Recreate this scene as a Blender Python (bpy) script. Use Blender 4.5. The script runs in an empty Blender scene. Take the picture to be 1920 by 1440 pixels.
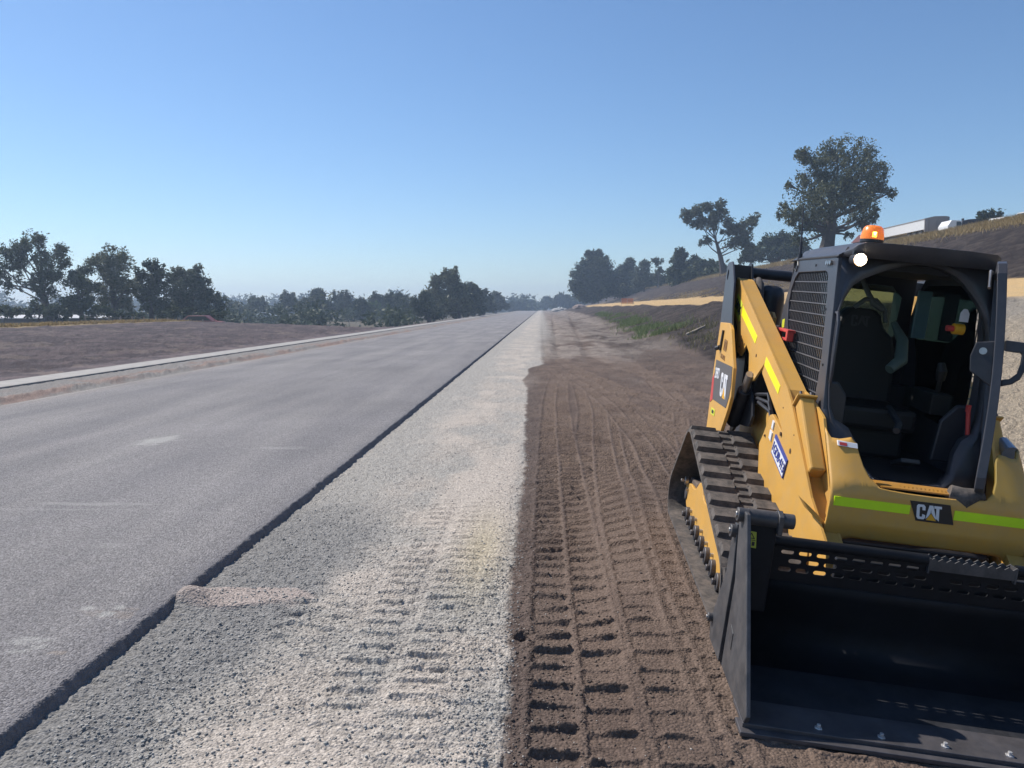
import bpy, bmesh, math, random
import numpy as np
from mathutils import Matrix, Vector
from mathutils.geometry import tessellate_polygon
R = math.radians
random.seed(7); rng = np.random.default_rng(11)
scene = bpy.context.scene
col = scene.collection

# ------------------------------------------------------------------ camera
F = 1440.0; CX, CY = 960.0, 720.0; EYE = 1.65
pitch = math.atan(143 / F); yaw = math.atan(55 / F * math.cos(pitch))
cam = bpy.data.cameras.new('camera'); co = bpy.data.objects.new('camera', cam); col.objects.link(co)
cam.sensor_width = 36; cam.lens = 36 * F / 1920; cam.clip_end = 6000; cam.clip_start = 0.05
co.location = (0, 0, EYE); co.rotation_euler = (math.pi / 2 - pitch, 0, yaw)
scene.camera = co
cf = Vector((-math.sin(yaw) * math.cos(pitch), math.cos(yaw) * math.cos(pitch), -math.sin(pitch)))
cr = Vector((math.cos(yaw), math.sin(yaw), 0)); cu = cr.cross(cf)
def at(px, py, Y):
    d = cf + cr * ((px - CX) / F) - cu * ((py - CY) / F)
    return Vector((0, 0, EYE)) + d * (Y / d.y)

# ------------------------------------------------------------------ helpers
def tag(o, label=None, cat=None, group=None, kind=None):
    if label: o['label'] = label
    if cat: o['category'] = cat
    if group: o['group'] = group
    if kind: o['kind'] = kind
    return o
def empty(name, loc=(0, 0, 0), parent=None):
    o = bpy.data.objects.new(name, None); col.objects.link(o); o.location = loc; o.empty_display_size = .2
    if parent: o.parent = parent
    return o
def link_mesh(name, me, mat, parent=None, bevel=0, smooth=False):
    if mat:
        for m in (mat if isinstance(mat, (list, tuple)) else [mat]): me.materials.append(m)
    o = bpy.data.objects.new(name, me); col.objects.link(o)
    if parent: o.parent = parent
    if smooth: me.polygons.foreach_set('use_smooth', [True] * len(me.polygons))
    if bevel:
        b = o.modifiers.new('bevel', 'BEVEL'); b.width = bevel; b.segments = 2; b.limit_method = 'ANGLE'; b.angle_limit = R(35)
        b.harden_normals = False
    return o
class MB:
    def __init__(s): s.v = []; s.f = []; s.m = []
    def add(s, vs, fs, m=0):
        k = len(s.v); s.v += [tuple(v) for v in vs]; s.f += [[i + k for i in f] for f in fs]; s.m += [m] * len(fs); return s
    def box(s, a, b, m=0):
        x0, y0, z0 = a; x1, y1, z1 = b
        return s.add([(x0, y0, z0), (x1, y0, z0), (x1, y1, z0), (x0, y1, z0), (x0, y0, z1), (x1, y0, z1), (x1, y1, z1), (x0, y1, z1)],
              [(0, 3, 2, 1), (4, 5, 6, 7), (0, 1, 5, 4), (1, 2, 6, 5), (2, 3, 7, 6), (3, 0, 4, 7)], m)
    def obox(s, c, ax, ay, az, m=0):      # centre, three half-axis vectors
        c, ax, ay, az = map(Vector, (c, ax, ay, az)); vs = []
        for k in (-1, 1):
            for i, j in ((-1, -1), (1, -1), (1, 1), (-1, 1)): vs.append(c + ax * i + ay * j + az * k)
        return s.add(vs, [(0, 3, 2, 1), (4, 5, 6, 7), (0, 1, 5, 4), (1, 2, 6, 5), (2, 3, 7, 6), (3, 0, 4, 7)], m)
    def prism(s, pts, fn0, fn1, holes=(), m=0):
        """pts: 2D outline; fn0/fn1 map a 2D point to the two faces"""
        loops = [list(pts)] + [list(h) for h in holes]
        flat = [p for l in loops for p in l]; n = len(flat)
        tris = tessellate_polygon([[Vector((p[0], p[1], 0)) for p in l] for l in loops])
        vs = [fn0(p) for p in flat] + [fn1(p) for p in flat]; fs = []
        for t in tris:
            fs.append(tuple(t)); fs.append(tuple(i + n for i in reversed(t)))
        k = 0
        for l in loops:
            L = len(l)
            for i in range(L):
                j = (i + 1) % L; fs.append((k + i, k + j, k + j + n, k + i + n))
            k += L
        return s.add(vs, fs, m)
    def tube(s, path, r, n=10, cap=True, m=0):
        path = [Vector(p) for p in path]; rs = r if isinstance(r, (list, tuple)) else [r] * len(path)
        vs = []; fs = []; prev = None
        for i, p in enumerate(path):
            t = (path[min(i + 1, len(path) - 1)] - path[max(i - 1, 0)]).normalized()
            if prev is None:
                a = t.orthogonal().normalized()
            else:
                a = (prev - t * prev.dot(t)).normalized()
            prev = a; b = t.cross(a)
            for k in range(n):
                an = 2 * math.pi * k / n; vs.append(p + (a * math.cos(an) + b * math.sin(an)) * rs[i])
        for i in range(len(path) - 1):
            for k in range(n):
                k2 = (k + 1) % n; fs.append((i * n + k, i * n + k2, (i + 1) * n + k2, (i + 1) * n + k))
        if cap: fs.append(tuple(range(n))[::-1]); fs.append(tuple(range((len(path) - 1) * n, len(path) * n)))
        return s.add(vs, fs, m)
    def build(s, name, mat, parent=None, bevel=0, smooth=False):
        me = bpy.data.meshes.new(name); me.from_pydata([tuple(v) for v in s.v], [], s.f)
        me.polygons.foreach_set('material_index', s.m); 
        bm = bmesh.new(); bm.from_mesh(me); bmesh.ops.recalc_face_normals(bm, faces=bm.faces); bm.to_mesh(me); bm.free()
        o = link_mesh(name, me, mat, parent, bevel, smooth)
        if smooth:
            for e in me.edges: pass
            try: me.set_sharp_from_angle(angle=R(40))
            except Exception: pass
        return o
def fast_mesh(name, V, Q):
    me = bpy.data.meshes.new(name); n = len(Q); k = Q.shape[1]
    me.vertices.add(len(V)); me.vertices.foreach_set('co', np.asarray(V, np.float32).ravel())
    me.loops.add(n * k); me.loops.foreach_set('vertex_index', np.asarray(Q, np.int32).ravel())
    me.polygons.add(n); me.polygons.foreach_set('loop_start', np.arange(0, n * k, k, dtype=np.int32))
    try: me.polygons.foreach_set('loop_total', np.full(n, k, np.int32))
    except Exception: pass
    me.update(calc_edges=True); return me
def text(name, s, mat, parent, origin, xd, yd, size, bold=.012, squeeze=1.0, thick=.0015):
    cu_ = bpy.data.curves.new('t', 'FONT'); cu_.body = s; cu_.size = size; cu_.extrude = thick; cu_.offset = bold * size
    cu_.align_x = 'CENTER'; cu_.align_y = 'CENTER'
    t = bpy.data.objects.new('t', cu_); col.objects.link(t)
    dg = bpy.context.evaluated_depsgraph_get(); me = bpy.data.meshes.new_from_object(t.evaluated_get(dg)); me.materials.clear()
    bpy.data.objects.remove(t)
    X = Vector(xd).normalized(); Yv = Vector(yd); Yv = (Yv - X * Yv.dot(X)).normalized(); Z = X.cross(Yv)
    M4 = Matrix(((X.x * squeeze, Yv.x, Z.x, origin[0]), (X.y * squeeze, Yv.y, Z.y, origin[1]), (X.z * squeeze, Yv.z, Z.z, origin[2]), (0, 0, 0, 1)))
    me.transform(M4); me.name = name
    return link_mesh(name, me, mat, parent)

# ------------------------------------------------------------------ materials
def newmat(name):
    m = bpy.data.materials.new(name); m.use_nodes = True; nt = m.node_tree
    return m, nt, nt.nodes['Principled BSDF']
def N(nt, t, **kw):
    n = nt.nodes.new(t)
    for k, v in kw.items():
        if k.startswith('i_'): n.inputs[k[2:].replace('_', ' ')].default_value = v
        else: setattr(n, k, v)
    return n
def paint(name, c, rough=.5, metal=0., var=.12, scale=6., bump=0., bscale=60., dust=0., dustc=(.25, .2, .16), rv=.1, coat=0.):
    m, nt, b = newmat(name); L = nt.links.new
    tc = N(nt, 'ShaderNodeTexCoord')
    no = N(nt, 'ShaderNodeTexNoise'); no.inputs['Scale'].default_value = scale; no.inputs['Detail'].default_value = 8; no.inputs['Roughness'].default_value = .65
    L(tc.outputs['Object'], no.inputs['Vector'])
    mx = N(nt, 'ShaderNodeMix', data_type='RGBA'); mr = N(nt, 'ShaderNodeMapRange')
    mr.inputs[1].default_value = .3; mr.inputs[2].default_value = .7
    L(no.outputs[0], mr.inputs[0]); L(mr.outputs[0], mx.inputs[0])
    mx.inputs[6].default_value = (*[x * (1 - var) for x in c], 1); mx.inputs[7].default_value = (*[min(1, x * (1 + var)) for x in c], 1)
    out = mx.outputs[2]
    if dust:
        n2 = N(nt, 'ShaderNodeTexNoise'); n2.inputs['Scale'].default_value = 11; n2.inputs['Detail'].default_value = 10; n2.inputs['Roughness'].default_value = .75
        L(tc.outputs['Object'], n2.inputs['Vector'])
        m2 = N(nt, 'ShaderNodeMapRange'); m2.inputs[1].default_value = .42; m2.inputs[2].default_value = .75; m2.inputs[4].default_value = dust
        L(n2.outputs[0], m2.inputs[0])
        x2 = N(nt, 'ShaderNodeMix', data_type='RGBA'); L(m2.outputs[0], x2.inputs[0]); L(out, x2.inputs[6]); x2.inputs[7].default_value = (*dustc, 1); out = x2.outputs[2]
    L(out, b.inputs['Base Color'])
    rr = N(nt, 'ShaderNodeMapRange'); rr.inputs[3].default_value = max(.02, rough - rv); rr.inputs[4].default_value = min(1, rough + rv)
    L(no.outputs[0], rr.inputs[0]); L(rr.outputs[0], b.inputs['Roughness'])
    b.inputs['Metallic'].default_value = metal
    if coat: b.inputs['Coat Weight'].default_value = coat
    if bump:
        n3 = N(nt, 'ShaderNodeTexNoise'); n3.inputs['Scale'].default_value = bscale; n3.inputs['Detail'].default_value = 4
        L(tc.outputs['Object'], n3.inputs['Vector'])
        bp = N(nt, 'ShaderNodeBump'); bp.inputs['Strength'].default_value = bump; bp.inputs['Distance'].default_value = .004
        L(n3.outputs[0], bp.inputs['Height']); L(bp.outputs[0], b.inputs['Normal'])
    return m
def emis(name, c, s, base=(.8, .8, .8)):
    m, nt, b = newmat(name); b.inputs['Base Color'].default_value = (*base, 1)
    b.inputs['Emission Color'].default_value = (*c, 1); b.inputs['Emission Strength'].default_value = s; return m
def glass(name, c, alpha):
    m, nt, b = newmat(name); L = nt.links.new
    tr = N(nt, 'ShaderNodeBsdfTransparent'); tr.inputs[0].default_value = (*c, 1)
    gl = N(nt, 'ShaderNodeBsdfGlossy'); gl.inputs['Roughness'].default_value = .03
    fr = N(nt, 'ShaderNodeFresnel'); fr.inputs[0].default_value = 1.45
    mx = N(nt, 'ShaderNodeMixShader'); L(fr.outputs[0], mx.inputs[0]); L(tr.outputs[0], mx.inputs[1]); L(gl.outputs[0], mx.inputs[2])
    L(mx.outputs[0], nt.nodes['Material Output'].inputs[0]); return m
YEL = paint('yellow_paint', (.62, .335, .065), .5, var=.06, dust=.3, dustc=(.42, .32, .20), coat=0, bump=.05, bscale=25)
BLK = paint('black_paint', (.02, .021, .026), .42, var=.3, dust=.14, dustc=(.13, .115, .11), bump=.08, bscale=40)
CABP = paint('cab_grey_paint', (.05, .052, .063), .40, var=.15, dust=.16, dustc=(.17, .15, .14), bump=.05, bscale=30)
DARK = paint('cab_lining', (.012, .012, .015), .8, var=.2)
SEATM = paint('seat_vinyl', (.008, .008, .009), .6, var=.3, bump=.3, bscale=200)
RUB = paint('track_rubber', (.055, .049, .046), .88, var=.3, scale=14, dust=.9, dustc=(.20, .165, .14), bump=.5, bscale=70)
STEEL = paint('bare_steel', (.42, .41, .40), .32, metal=.9, var=.2, dust=.25)
EDGEM = paint('worn_steel', (.085, .08, .085), .5, metal=.35, var=.3, dust=.3, dustc=(.2, .17, .15), bump=.2)
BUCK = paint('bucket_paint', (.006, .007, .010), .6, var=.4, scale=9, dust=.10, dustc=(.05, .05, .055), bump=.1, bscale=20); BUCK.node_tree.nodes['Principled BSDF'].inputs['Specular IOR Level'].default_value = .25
BUCKO = paint('bucket_side_paint', (.05, .05, .054), .5, var=.25, dust=.5, dustc=(.17, .15, .14), bump=.08, bscale=20)
HIVY = paint('hi_vis_yellow', (.88, .86, .01), .45, var=.04, dust=.05); HIVIS = paint('hi_vis_tape', (.62, .90, .01), .45, var=.06, dust=.05)
WHT = paint('white_decal', (.72, .72, .74), .5, var=.03)
GREYD = paint('grey_decal', (.10, .09, .088), .5, var=.05)
BLKD = paint('black_decal', (.018, .018, .02), .4, var=.05)
YELD = paint('yellow_decal', (.75, .38, .02), .45, var=.03)
REDP = paint('red_paint', (.55, .05, .045), .45, var=.08, dust=.12)
BLUEL = paint('plate_blue', (.05, .07, .30), .5, var=.05)
LIME = paint('lime_decal', (.62, .66, .05), .5, var=.05)
OLIVE = paint('warning_decal', (.45, .5, .06), .5, var=.1)
TEAL = paint('teal_panel', (.05, .12, .15), .35, var=.1)
GREEN = paint('green_label', (.3, .5, .33), .5)
TINTS = glass('side_glass', (.78, .82, .70), .5)
TINT = glass('cab_glass', (.42, .50, .42), .5)
AMB = bpy.data.materials.new('amber_lens'); AMB.use_nodes = True
_b = AMB.node_tree.nodes['Principled BSDF']; _b.inputs['Base Color'].default_value = (.95, .36, .07, 1); _b.inputs['Roughness'].default_value = .25
_b.inputs['Transmission Weight'].default_value = .45; _b.inputs['Emission Color'].default_value = (1, .25, .03, 1); _b.inputs['Emission Strength'].default_value = .18
BULB = emis('bulb_glow', (1, .6, .1), 12); LAMP = emis('lamp_glow', (1, .88, .66), 22); HALO = emis('lamp_halo_ring', (1, .6, .24), 1.6)
# ================================================================== compact track loader
MU = Matrix(((-0.05023968, 0.99325313, 0.10451890, 1.96655687), (-0.99804784, -0.04604176, -0.04219792, 5.1180945),
             (-0.03710098, -0.10643489, 0.99362726, -0.1497998), (0, 0, 0, 1)))
LD = empty('track_loader'); LD.matrix_world = MU
tag(LD, 'yellow compact track loader with black cab and open black bucket on brown dirt', 'track loader')
AO = lambda u: -.70 + .0755 * (u + 1.06)      # outer face of the loader arm (toes in towards the front)

# ---- tracks
CIR = [((-.48, .575), .20), ((.985, .215), .175), ((-.94, .195), .165)]   # sprocket, front idler, rear idler (belt base radius)
def track_loop(step=.175):
    # outer tangents of three circles, clockwise seen from -v: sprocket -> front -> rear
    segs = []
    n = len(CIR); tang = []
    for i in range(n):
        (a, ra), (b, rb) = CIR[i], CIR[(i + 1) % n]
        d = Vector(b) - Vector(a); L = d.length; ang = math.atan2(d.y, d.x)
        off = math.asin((rb - ra) / L) if abs(rb - ra) < L else 0
        na = ang + math.pi / 2 + off
        nv = Vector((math.cos(na), math.sin(na)))
        tang.append((Vector(a) + nv * ra, Vector(b) + nv * rb, na))
    pts = []
    for i in range(n):
        p, q, na = tang[i]
        k = max(2, int((q - p).length / .03))
        for j in range(k): pts.append((p + (q - p) * (j / k), na))
        nb = tang[(i + 1) % n][2]
        while nb > na: nb -= 2 * math.pi
        c, r = CIR[(i + 1) % n]; k = max(3, int(abs(nb - na) * r / .03))
        for j in range(k):
            a = na + (nb - na) * j / k; pts.append((Vector(c) + Vector((math.cos(a), math.sin(a))) * r, a))
    # arc length
    S = [0]
    for i in range(len(pts)): S.append(S[-1] + (pts[(i + 1) % len(pts)][0] - pts[i][0]).length)
    return pts, S
PTS, SS = track_loop(); TOT = SS[-1]
def on_loop(s):
    s %= TOT
    i = int(np.searchsorted(SS, s, side='right')) - 1; i = min(i, len(PTS) - 1); j = (i + 1) % len(PTS)
    f = (s - SS[i]) / max(1e-6, SS[i + 1] - SS[i]); p = PTS[i][0].lerp(PTS[j][0], f)
    a, b = PTS[i][1], PTS[j][1]
    while b - a > math.pi: b -= 2 * math.pi
    while b - a < -math.pi: b += 2 * math.pi
    an = a + (b - a) * f; return p, Vector((math.cos(an), math.sin(an)))
NL = round(TOT / .178); PIT = TOT / NL
for side in (-1, 1):
    tr = MB(); n = len(PTS); v0, v1 = .54, .99
    vs = []
    for p, a in PTS:
        nv = Vector((math.cos(a), math.sin(a)))
        for vv, h in ((v0, 0), (v1, 0), (v1, .022), (v0, .022)):
            q = p + nv * h; vs.append((q.x, side * vv, q.y))
    fs = []
    for i in range(n):
        j = (i + 1) % n
        for k in range(4):
            k2 = (k + 1) % 4; fs.append((i * 4 + k, i * 4 + k2, j * 4 + k2, j * 4 + k))
    tr.add(vs, fs)
    def lug(s0, s1, va, vb, h, ch=.016, tap=0.):
        V8 = []
        for s_, hh, inset in ((s0, .015, 0), (s1, .015, 0), (s1 - ch, h, 1), (s0 + ch, h, 1)):
            p, nv = on_loop(s_); q = p + nv * hh
            for vv, sg in ((va, 1), (vb, -1)): V8.append((q.x, side * (vv + sg * ch * .8 * inset), q.y))
        tr.add(V8, [(0, 2, 3, 1), (2, 4, 5, 3), (4, 6, 7, 5), (6, 0, 1, 7), (0, 6, 4, 2), (1, 3, 5, 7)])
    for i in range(NL):
        s = i * PIT
        lug(s, s + .118, .79, .985, .05); lug(s + .03, s + .148, .545, .715, .05)
        lug(s - .028, s + .006, .79, .93, .034, .01)
        lug(s + .002, s + .036, .60, .715, .034, .01)
        lug(s + .035, s + .075, .712, .792, .036, .01); lug(s + .122, s + .162, .712, .792, .036, .01)
        for q in (.73, .755):                 # inner drive teeth
            pass
    tr.build('rubber_track', RUB, LD)
    # yellow roller frame between the track runs
    fr = MB(); P2 = [(-1.00, .27), (-1.01, .19), (-.90, .11), (-.79, .085), (.75, .06), (.84, .12), (.84, .2), (.60, .28), (.24, .36), (.03, .36), (-.20, .345), (-.28, .37), (-.36, .44), (-.46, .41), (-.58, .33), (-.66, .31), (-.80, .31)]
    fr.prism(P2, lambda p: (p[0], side * .87, p[1]), lambda p: (p[0], side * .62, p[1]))
    fo = fr.build('track_frame', YEL, LD, .006)
    for k in range(7):
        r = MB(); u = -.70 + k * .225
        r.tube([(u, side * .60, .095), (u, side * .90, .095)], .055, 14); r.tube([(u, side * .90, .095), (u, side * .925, .095)], .022, 8)
        r.build('roller', EDGEM, fo, .004, True)
    for u, w in ((-.88, .24), (-.60, .15), (-.36, .16), (-.1, .16), (.12, .15), (.34, .15)):
        b = MB(); b.tube([(u, side * .868, w), (u, side * .888, w)], .013, 6); b.build('bolt', STEEL, fo)
    b = MB(); b.tube([(-.93, side * .87, .30), (-.93, side * .90, .30)], .034, 16); b.tube([(-.93, side * .90, .30), (-.93, side * .93, .30)], .014, 6); b.build('tension_valve', STEEL, fo, .002, True)
    b = MB(); b.obox((-.72, side * .76, .335), (.13, 0, .01), (0, .10, 0), (0, 0, .022)); b.build('packed_mud', paint('packed_mud_%d' % side, (.12, .09, .07), .95, var=.4, bump=1, bscale=30), fo, .01)
    for (c, r), nm in zip(CIR, ('sprocket', 'idler', 'idler')):
        k = MB(); k.tube([(c[0], side * .62, c[1]), (c[0], side * .84, c[1])], r - .03, 24); k.tube([(c[0], side * .84, c[1]), (c[0], side * .88, c[1])], .05, 12)
        k.build(nm, YEL if nm == 'sprocket' else EDGEM, LD, .006, True)

# ---- chassis
ch = MB()
ch.prism([(-1.25, -.50), (.15, -.50), (.3, -.40), (1.08, -.38), (1.08, .38), (.3, .40), (.15, .50), (-1.25, .50)], lambda p: (p[0], p[1], .22), lambda p: (p[0], p[1], .82 if p[0] < .5 else .58))
ch.build('chassis', BLK, LD, .01)
for s_ in (-1, 1):
    lc = MB(); lc.box((-1.0, min(s_ * .503, s_ * .52), .60), (.40, max(s_ * .503, s_ * .52), 1.02)); lc.build('body_side_panel', YEL, LD, .004)
def nose_u(w):
    if w < .70: return 1.17 - (.70 - w) * .35
    if w < .86: return 1.17
    if w < .90: return 1.17 - (w - .86) * .35
    return 1.156 - (w - .90) * .86
TOPC = [(0, .888), (.13, .89), (.22, .895), (.263, .90), (.31, .94), (.335, .99), (.348, 1.04), (.36, 1.09), (.38, 1.115), (.44, 1.10), (.48, 1.10), (.505, 1.145)]
def topw(v):
    return float(np.interp(abs(v), [a for a, b in TOPC], [b for a, b in TOPC]))
def botw(v):
    return float(np.interp(abs(v), [0, .36, .40, .43, .45, .505], [.613, .613, .60, .57, .52, .43]))
ns = MB(); nv_, nw = 72, 26; vs = []
vv = sorted(set([round(x, 4) for x in np.linspace(-.505, .505, nv_)] + [a for a, b in TOPC] + [-a for a, b in TOPC])); nv_ = len(vv)
for v in vv:
    lo, hi = botw(v), topw(v)
    for j in range(nw):
        w = lo + (hi - lo) * j / (nw - 1)
        bulge = .05 * max(0, (abs(v) - .38) / .12) ** 2 * (1 if w > .9 else max(0, (w - .8) / .1))
        vs.append((nose_u(w) - bulge * .6, v, w))
fs = [(i * nw + j, (i + 1) * nw + j, (i + 1) * nw + j + 1, i * nw + j + 1) for i in range(nv_ - 1) for j in range(nw - 1)]
ns.add(vs, fs); no_ = ns.build('front_panel', YEL, LD, 0, True)
md = no_.modifiers.new('s', 'SOLIDIFY'); md.thickness = .02; md.offset = -1
pv = ns.v[0]
def strip(name, v0, v1, w0, w1, mat, parent, du=.004, sk=0.):
    m = MB(); K = 6
    m.prism([(v0, w0), (v1, w0), (v1 + sk, w1), (v0 + sk, w1)], lambda p: (nose_u(p[1]) + du, p[0], p[1]), lambda p: (nose_u(p[1]) - .006, p[0], p[1]))
    return m.build(name, mat, parent)
strip('hi_vis_strip', -.485, -.106, .785, .833, HIVIS, no_); strip('hi_vis_strip', .113, .49, .783, .833, HIVIS, no_)
lg = MB(); lg.prism([(-.068, .757), (.118, .757), (.086, .858), (-.112, .858)], lambda p: (1.175, p[0], p[1]), lambda p: (1.165, p[0], p[1]))
bd = lg.build('brand_badge', BLKD, no_)
def cat_logo(parent, org, xd, yd, h, white=WHT, yellow=YELD, only=None):
    """three letters, height h, origin lower-left; letters as thin plates proud of the badge"""
    X, Yd = Vector(xd), Vector(yd); Nn = X.cross(Yd).normalized(); O = Vector(org)
    def P(p, d): return O + X * (p[0] * h) + Yd * (p[1] * h) + Nn * d
    C = [(.10, 0), (0, .12), (0, .88), (.10, 1), (.46, 1), (.56, .88), (.56, .62), (.37, .62), (.37, .80), (.33, .84), (.23, .84), (.19, .80), (.19, .20), (.23, .16), (.33, .16), (.37, .20), (.37, .36), (.56, .30), (.56, .12), (.46, 0)]
    A = [(.60, .06), (.82, 1), (1.06, 1), (1.30, .06), (1.17, .18), (.96, .50), (.94, .80), (.90, .46), (.74, .20)]
    T = [(1.13, 1), (1.13, .83), (1.27, .83), (1.27, .16), (1.46, -.02), (1.46, .83), (1.62, .83), (1.62, 1)]
    m = MB()
    for s_ in (C, A, T): m.prism(s_, lambda p: P(p, .0015), lambda p: P(p, -.002))
    m.build('lettering', white, parent)
    if yellow:
        t = MB(); t.prism([(.62, -.02), (.95, .44), (1.28, -.02)], lambda p: P(p, .0012), lambda p: P(p, -.002)); t.build('logo_triangle', yellow, parent)
cat_logo(bd, (1.176, -.074 + .005, .769), (0, 1, 0), (0, -.12, 1), .076)
# door sill with perforated grip plate
sl = MB(); hs = []
for i in range(14):
    for j in range(2): 
        a, b = -.13 + i * .021 + j * .01, 1.075 + j * .026; hs.append([(b + .006 * math.cos(t), a + .006 * math.sin(t)) for t in np.linspace(0, 2 * math.pi, 7)[:-1]])
sl.prism([(1.0, -.25), (1.135, -.25), (1.135, .22), (1.0, .22)], lambda p: (p[0], p[1], .905), lambda p: (p[0], p[1], .898), hs)
sl.build('sill_grip_plate', paint('sill_paint', (.42, .2, .03), .5, dust=.4), LD)
dc = MB(); dc.prism([(-.455, 1.07), (-.355, 1.066), (-.355, 1.088), (-.455, 1.093)], lambda p: (nose_u(p[1]) + .008, p[0], p[1]), lambda p: (nose_u(p[1]) - .01, p[0], p[1]))
dco = dc.build('warning_label', WHT, no_)
dk = MB(); dk.prism([(-.448, 1.074), (-.41, 1.072), (-.41, 1.086), (-.448, 1.088)], lambda p: (nose_u(p[1]) + .010, p[0], p[1]), lambda p: (nose_u(p[1]) + .006, p[0], p[1])); dk.build('label_print', REDP, dco)
# dark steps and hoses inside the lower opening
un = MB(); un.box((.95, -.38, .40), (1.02, .38, .62))
un.build('lower_crossmember', BLK, LD)
for i in range(5): un = MB(); un.tube([(1.06, -.36 + .16 * i, .35), (1.09, -.33 + .17 * i, .5), (1.0, -.3 + .17 * i, .66)], .014, 8); un.build('hydraulic_hose', BLK, LD, 0, True)

# ---- rear: side panels, towers, cross tube, engine dome
for side in (-1, 1):
    r = MB(); RP = [(-1.138, 1.572), (-.78, 1.585), (-.68, 1.545), (-.594, 1.461), (-.405, 1.285), (-.352, 1.081), (-.40, .98), (-.533, .80), (-.60, .62), (-1.12, .55), (-1.105, .751), (-1.15, 1.2)]
    r.prism(RP, lambda p: (p[0] - .0, side * .76, p[1]), lambda p: (p[0], side * .735, p[1]))
    rp = r.build('rear_side_panel', YEL, LD, .004)
    d = MB(); DP = [(-1.075, 1.276), (-.437, 1.289), (-.389, 1.172), (-.40, 1.08), (-.46, .985), (-1.00, .967), (-1.066, 1.165)]
    d.prism(DP, lambda p: (p[0], side * .763, p[1]), lambda p: (p[0], side * .757, p[1])); do = d.build('model_decal', GREYD, rp)
    d = MB(); d.prism([(-1.128, 1.12), (-1.07, 1.165), (-1.0, .967), (-1.09, .93)], lambda p: (p[0], side * .7635, p[1]), lambda p: (p[0], side * .757, p[1])); d.build('red_flash', REDP, rp)
    X = (1, 0, 0) if side < 0 else (-1, 0, 0)
    if side < 0:
        cat_logo(do, (-.728, -.7645, 1.036), (.90, 0, .014), (-.28, 0, 1.03), .168)
        text('lettering', '289D', WHT, do, (-.943, -.7645, 1.177), (1, 0, .06), (-.1, 0, 1), .112, squeeze=.70, bold=.02)
        text('panel_lettering', '100', paint('brown_print', (.32, .17, .06), .6), rp, (-.80, -.7625, 1.41), (1, 0, -.05), (0, 0, 1), .12, squeeze=.75)
        text('panel_lettering', 'RENTAL', paint('brown_print2', (.36, .2, .07), .6), rp, (-.83, -.7625, 1.32), (1, 0, -.05), (0, 0, 1), .05)
        h = MB(); h.prism([(-1.0, 1.36), (-.97, 1.36), (-.95, 1.52), (-.97, 1.52)], lambda p: (p[0] + .03, -.775, p[1]), lambda p: (p[0] + .03, -.757, p[1]))
        h.tube([(-.97, -.77, 1.385), (-1.0, -.79, 1.37)], .018, 8); h.build('latch', BLK, rp)
        s = MB(); s.prism([(-1.0, .90), (-.84, .905), (-.84, .855), (-1.0, .85)], lambda p: (p[0], -.763, p[1]), lambda p: (p[0], -.757, p[1])); so = s.build('yellow_sticker', LIME, rp)
        s = MB(); s.prism([(-.96, .89), (-.88, .892), (-.88, .867), (-.96, .865)], lambda p: (p[0], -.7645, p[1]), lambda p: (p[0], -.762, p[1])); s.build('sticker_print', BLKD, so)
    OUT = [(-1.27, 2.03), (-1.23, 2.05), (-1.10, 2.055), (-1.05, 2.03), (-.906, 1.89), (-.85, 1.75), (-.765, 1.587), (-.66, 1.46), (-.45, 1.25), (-.42, 1.05), (-.5, .92), (-.62, .84), (-1.2, .84), (-1.22, 1.5), (-1.26, 1.85)]
    holes = [[(-1.19 + .03 * math.cos(t), 1.95 + .045 * math.sin(t)) for t in np.linspace(0, 2 * math.pi, 11)[:-1]]]
    t = MB(); t.prism(OUT, lambda p: (p[0], side * .745, p[1]), lambda p: (p[0], side * .73, p[1]), holes); t.build('lift_tower', CABP, LD, .003)
    t = MB(); t.prism([(-1.27, 2.03), (-1.2, 2.06), (-1.12, 2.05), (-1.0, 1.85), (-.9, 1.6), (-.85, 1.2), (-.8, .86), (-1.2, .86), (-1.22, 1.5)], lambda p: (p[0], side * .572, p[1]), lambda p: (p[0], side * .587, p[1]))
    t.box((-1.25, side * .735 if side < 0 else .58, 1.30), (-1.12, -.58 if side < 0 else side * .735, 2.035)); t.build('lift_tower_inner', BLK, LD, .003)
    # lift cylinder
    c = MB(); c.tube([(-.62, side * .66, .86), (-.40, side * .66, 1.14)], .048, 16); c.build('lift_cylinder', BLK, LD, .003, True)
    c = MB(); c.tube([(-.40, side * .66, 1.14), (-.30, side * .66, 1.265)], .03, 12); c.build('cylinder_rod', STEEL, LD, 0, True)
    for k in range(3): c = MB(); c.tube([(-.30 + .05 * k, side * .60, 1.13 - .02 * k), (-.05 + .05 * k, side * .58, 1.17 - .05 * k), (.12 + .03 * k, side * .56, 1.0 - .04 * k), (.1, side * .55, .8)], .013, 8); c.build('hydraulic_hose', BLK, LD, 0, True)
    c = MB(); c.prism([(-.9, .70), (-.9, .87), (-.86, 1.1), (-.45, 1.15), (-.33, 1.1), (-.24, .98), (-.30, .90), (-.40, .88), (-.70, .84)], lambda p: (p[0], side * .62, p[1]), lambda p: (p[0], side * .60, p[1]))
    c.build('cylinder_guard', BLK, LD, .004)
ct = MB(); ct.tube([(-1.2, -.572, 1.985), (-1.2, .572, 1.985)], .042, 20); ct.build('cross_tube', BLK, LD, 0, True)
hd = MB(); hd.box((-1.25, -.56, .86), (-.62, .56, 1.40)); hd.box((-1.22, -.5, 1.4), (-.75, .5, 1.52)); hd.build('engine_housing', BLK, LD, .03)
dm = MB(); cx_, cz_ = (-1.1, -.40), None
rings = [(0, 1.60, .105), (0, 1.80, .108), (0, 1.85, .10), (0, 1.885, .08), (0, 1.90, .04)]
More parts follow.
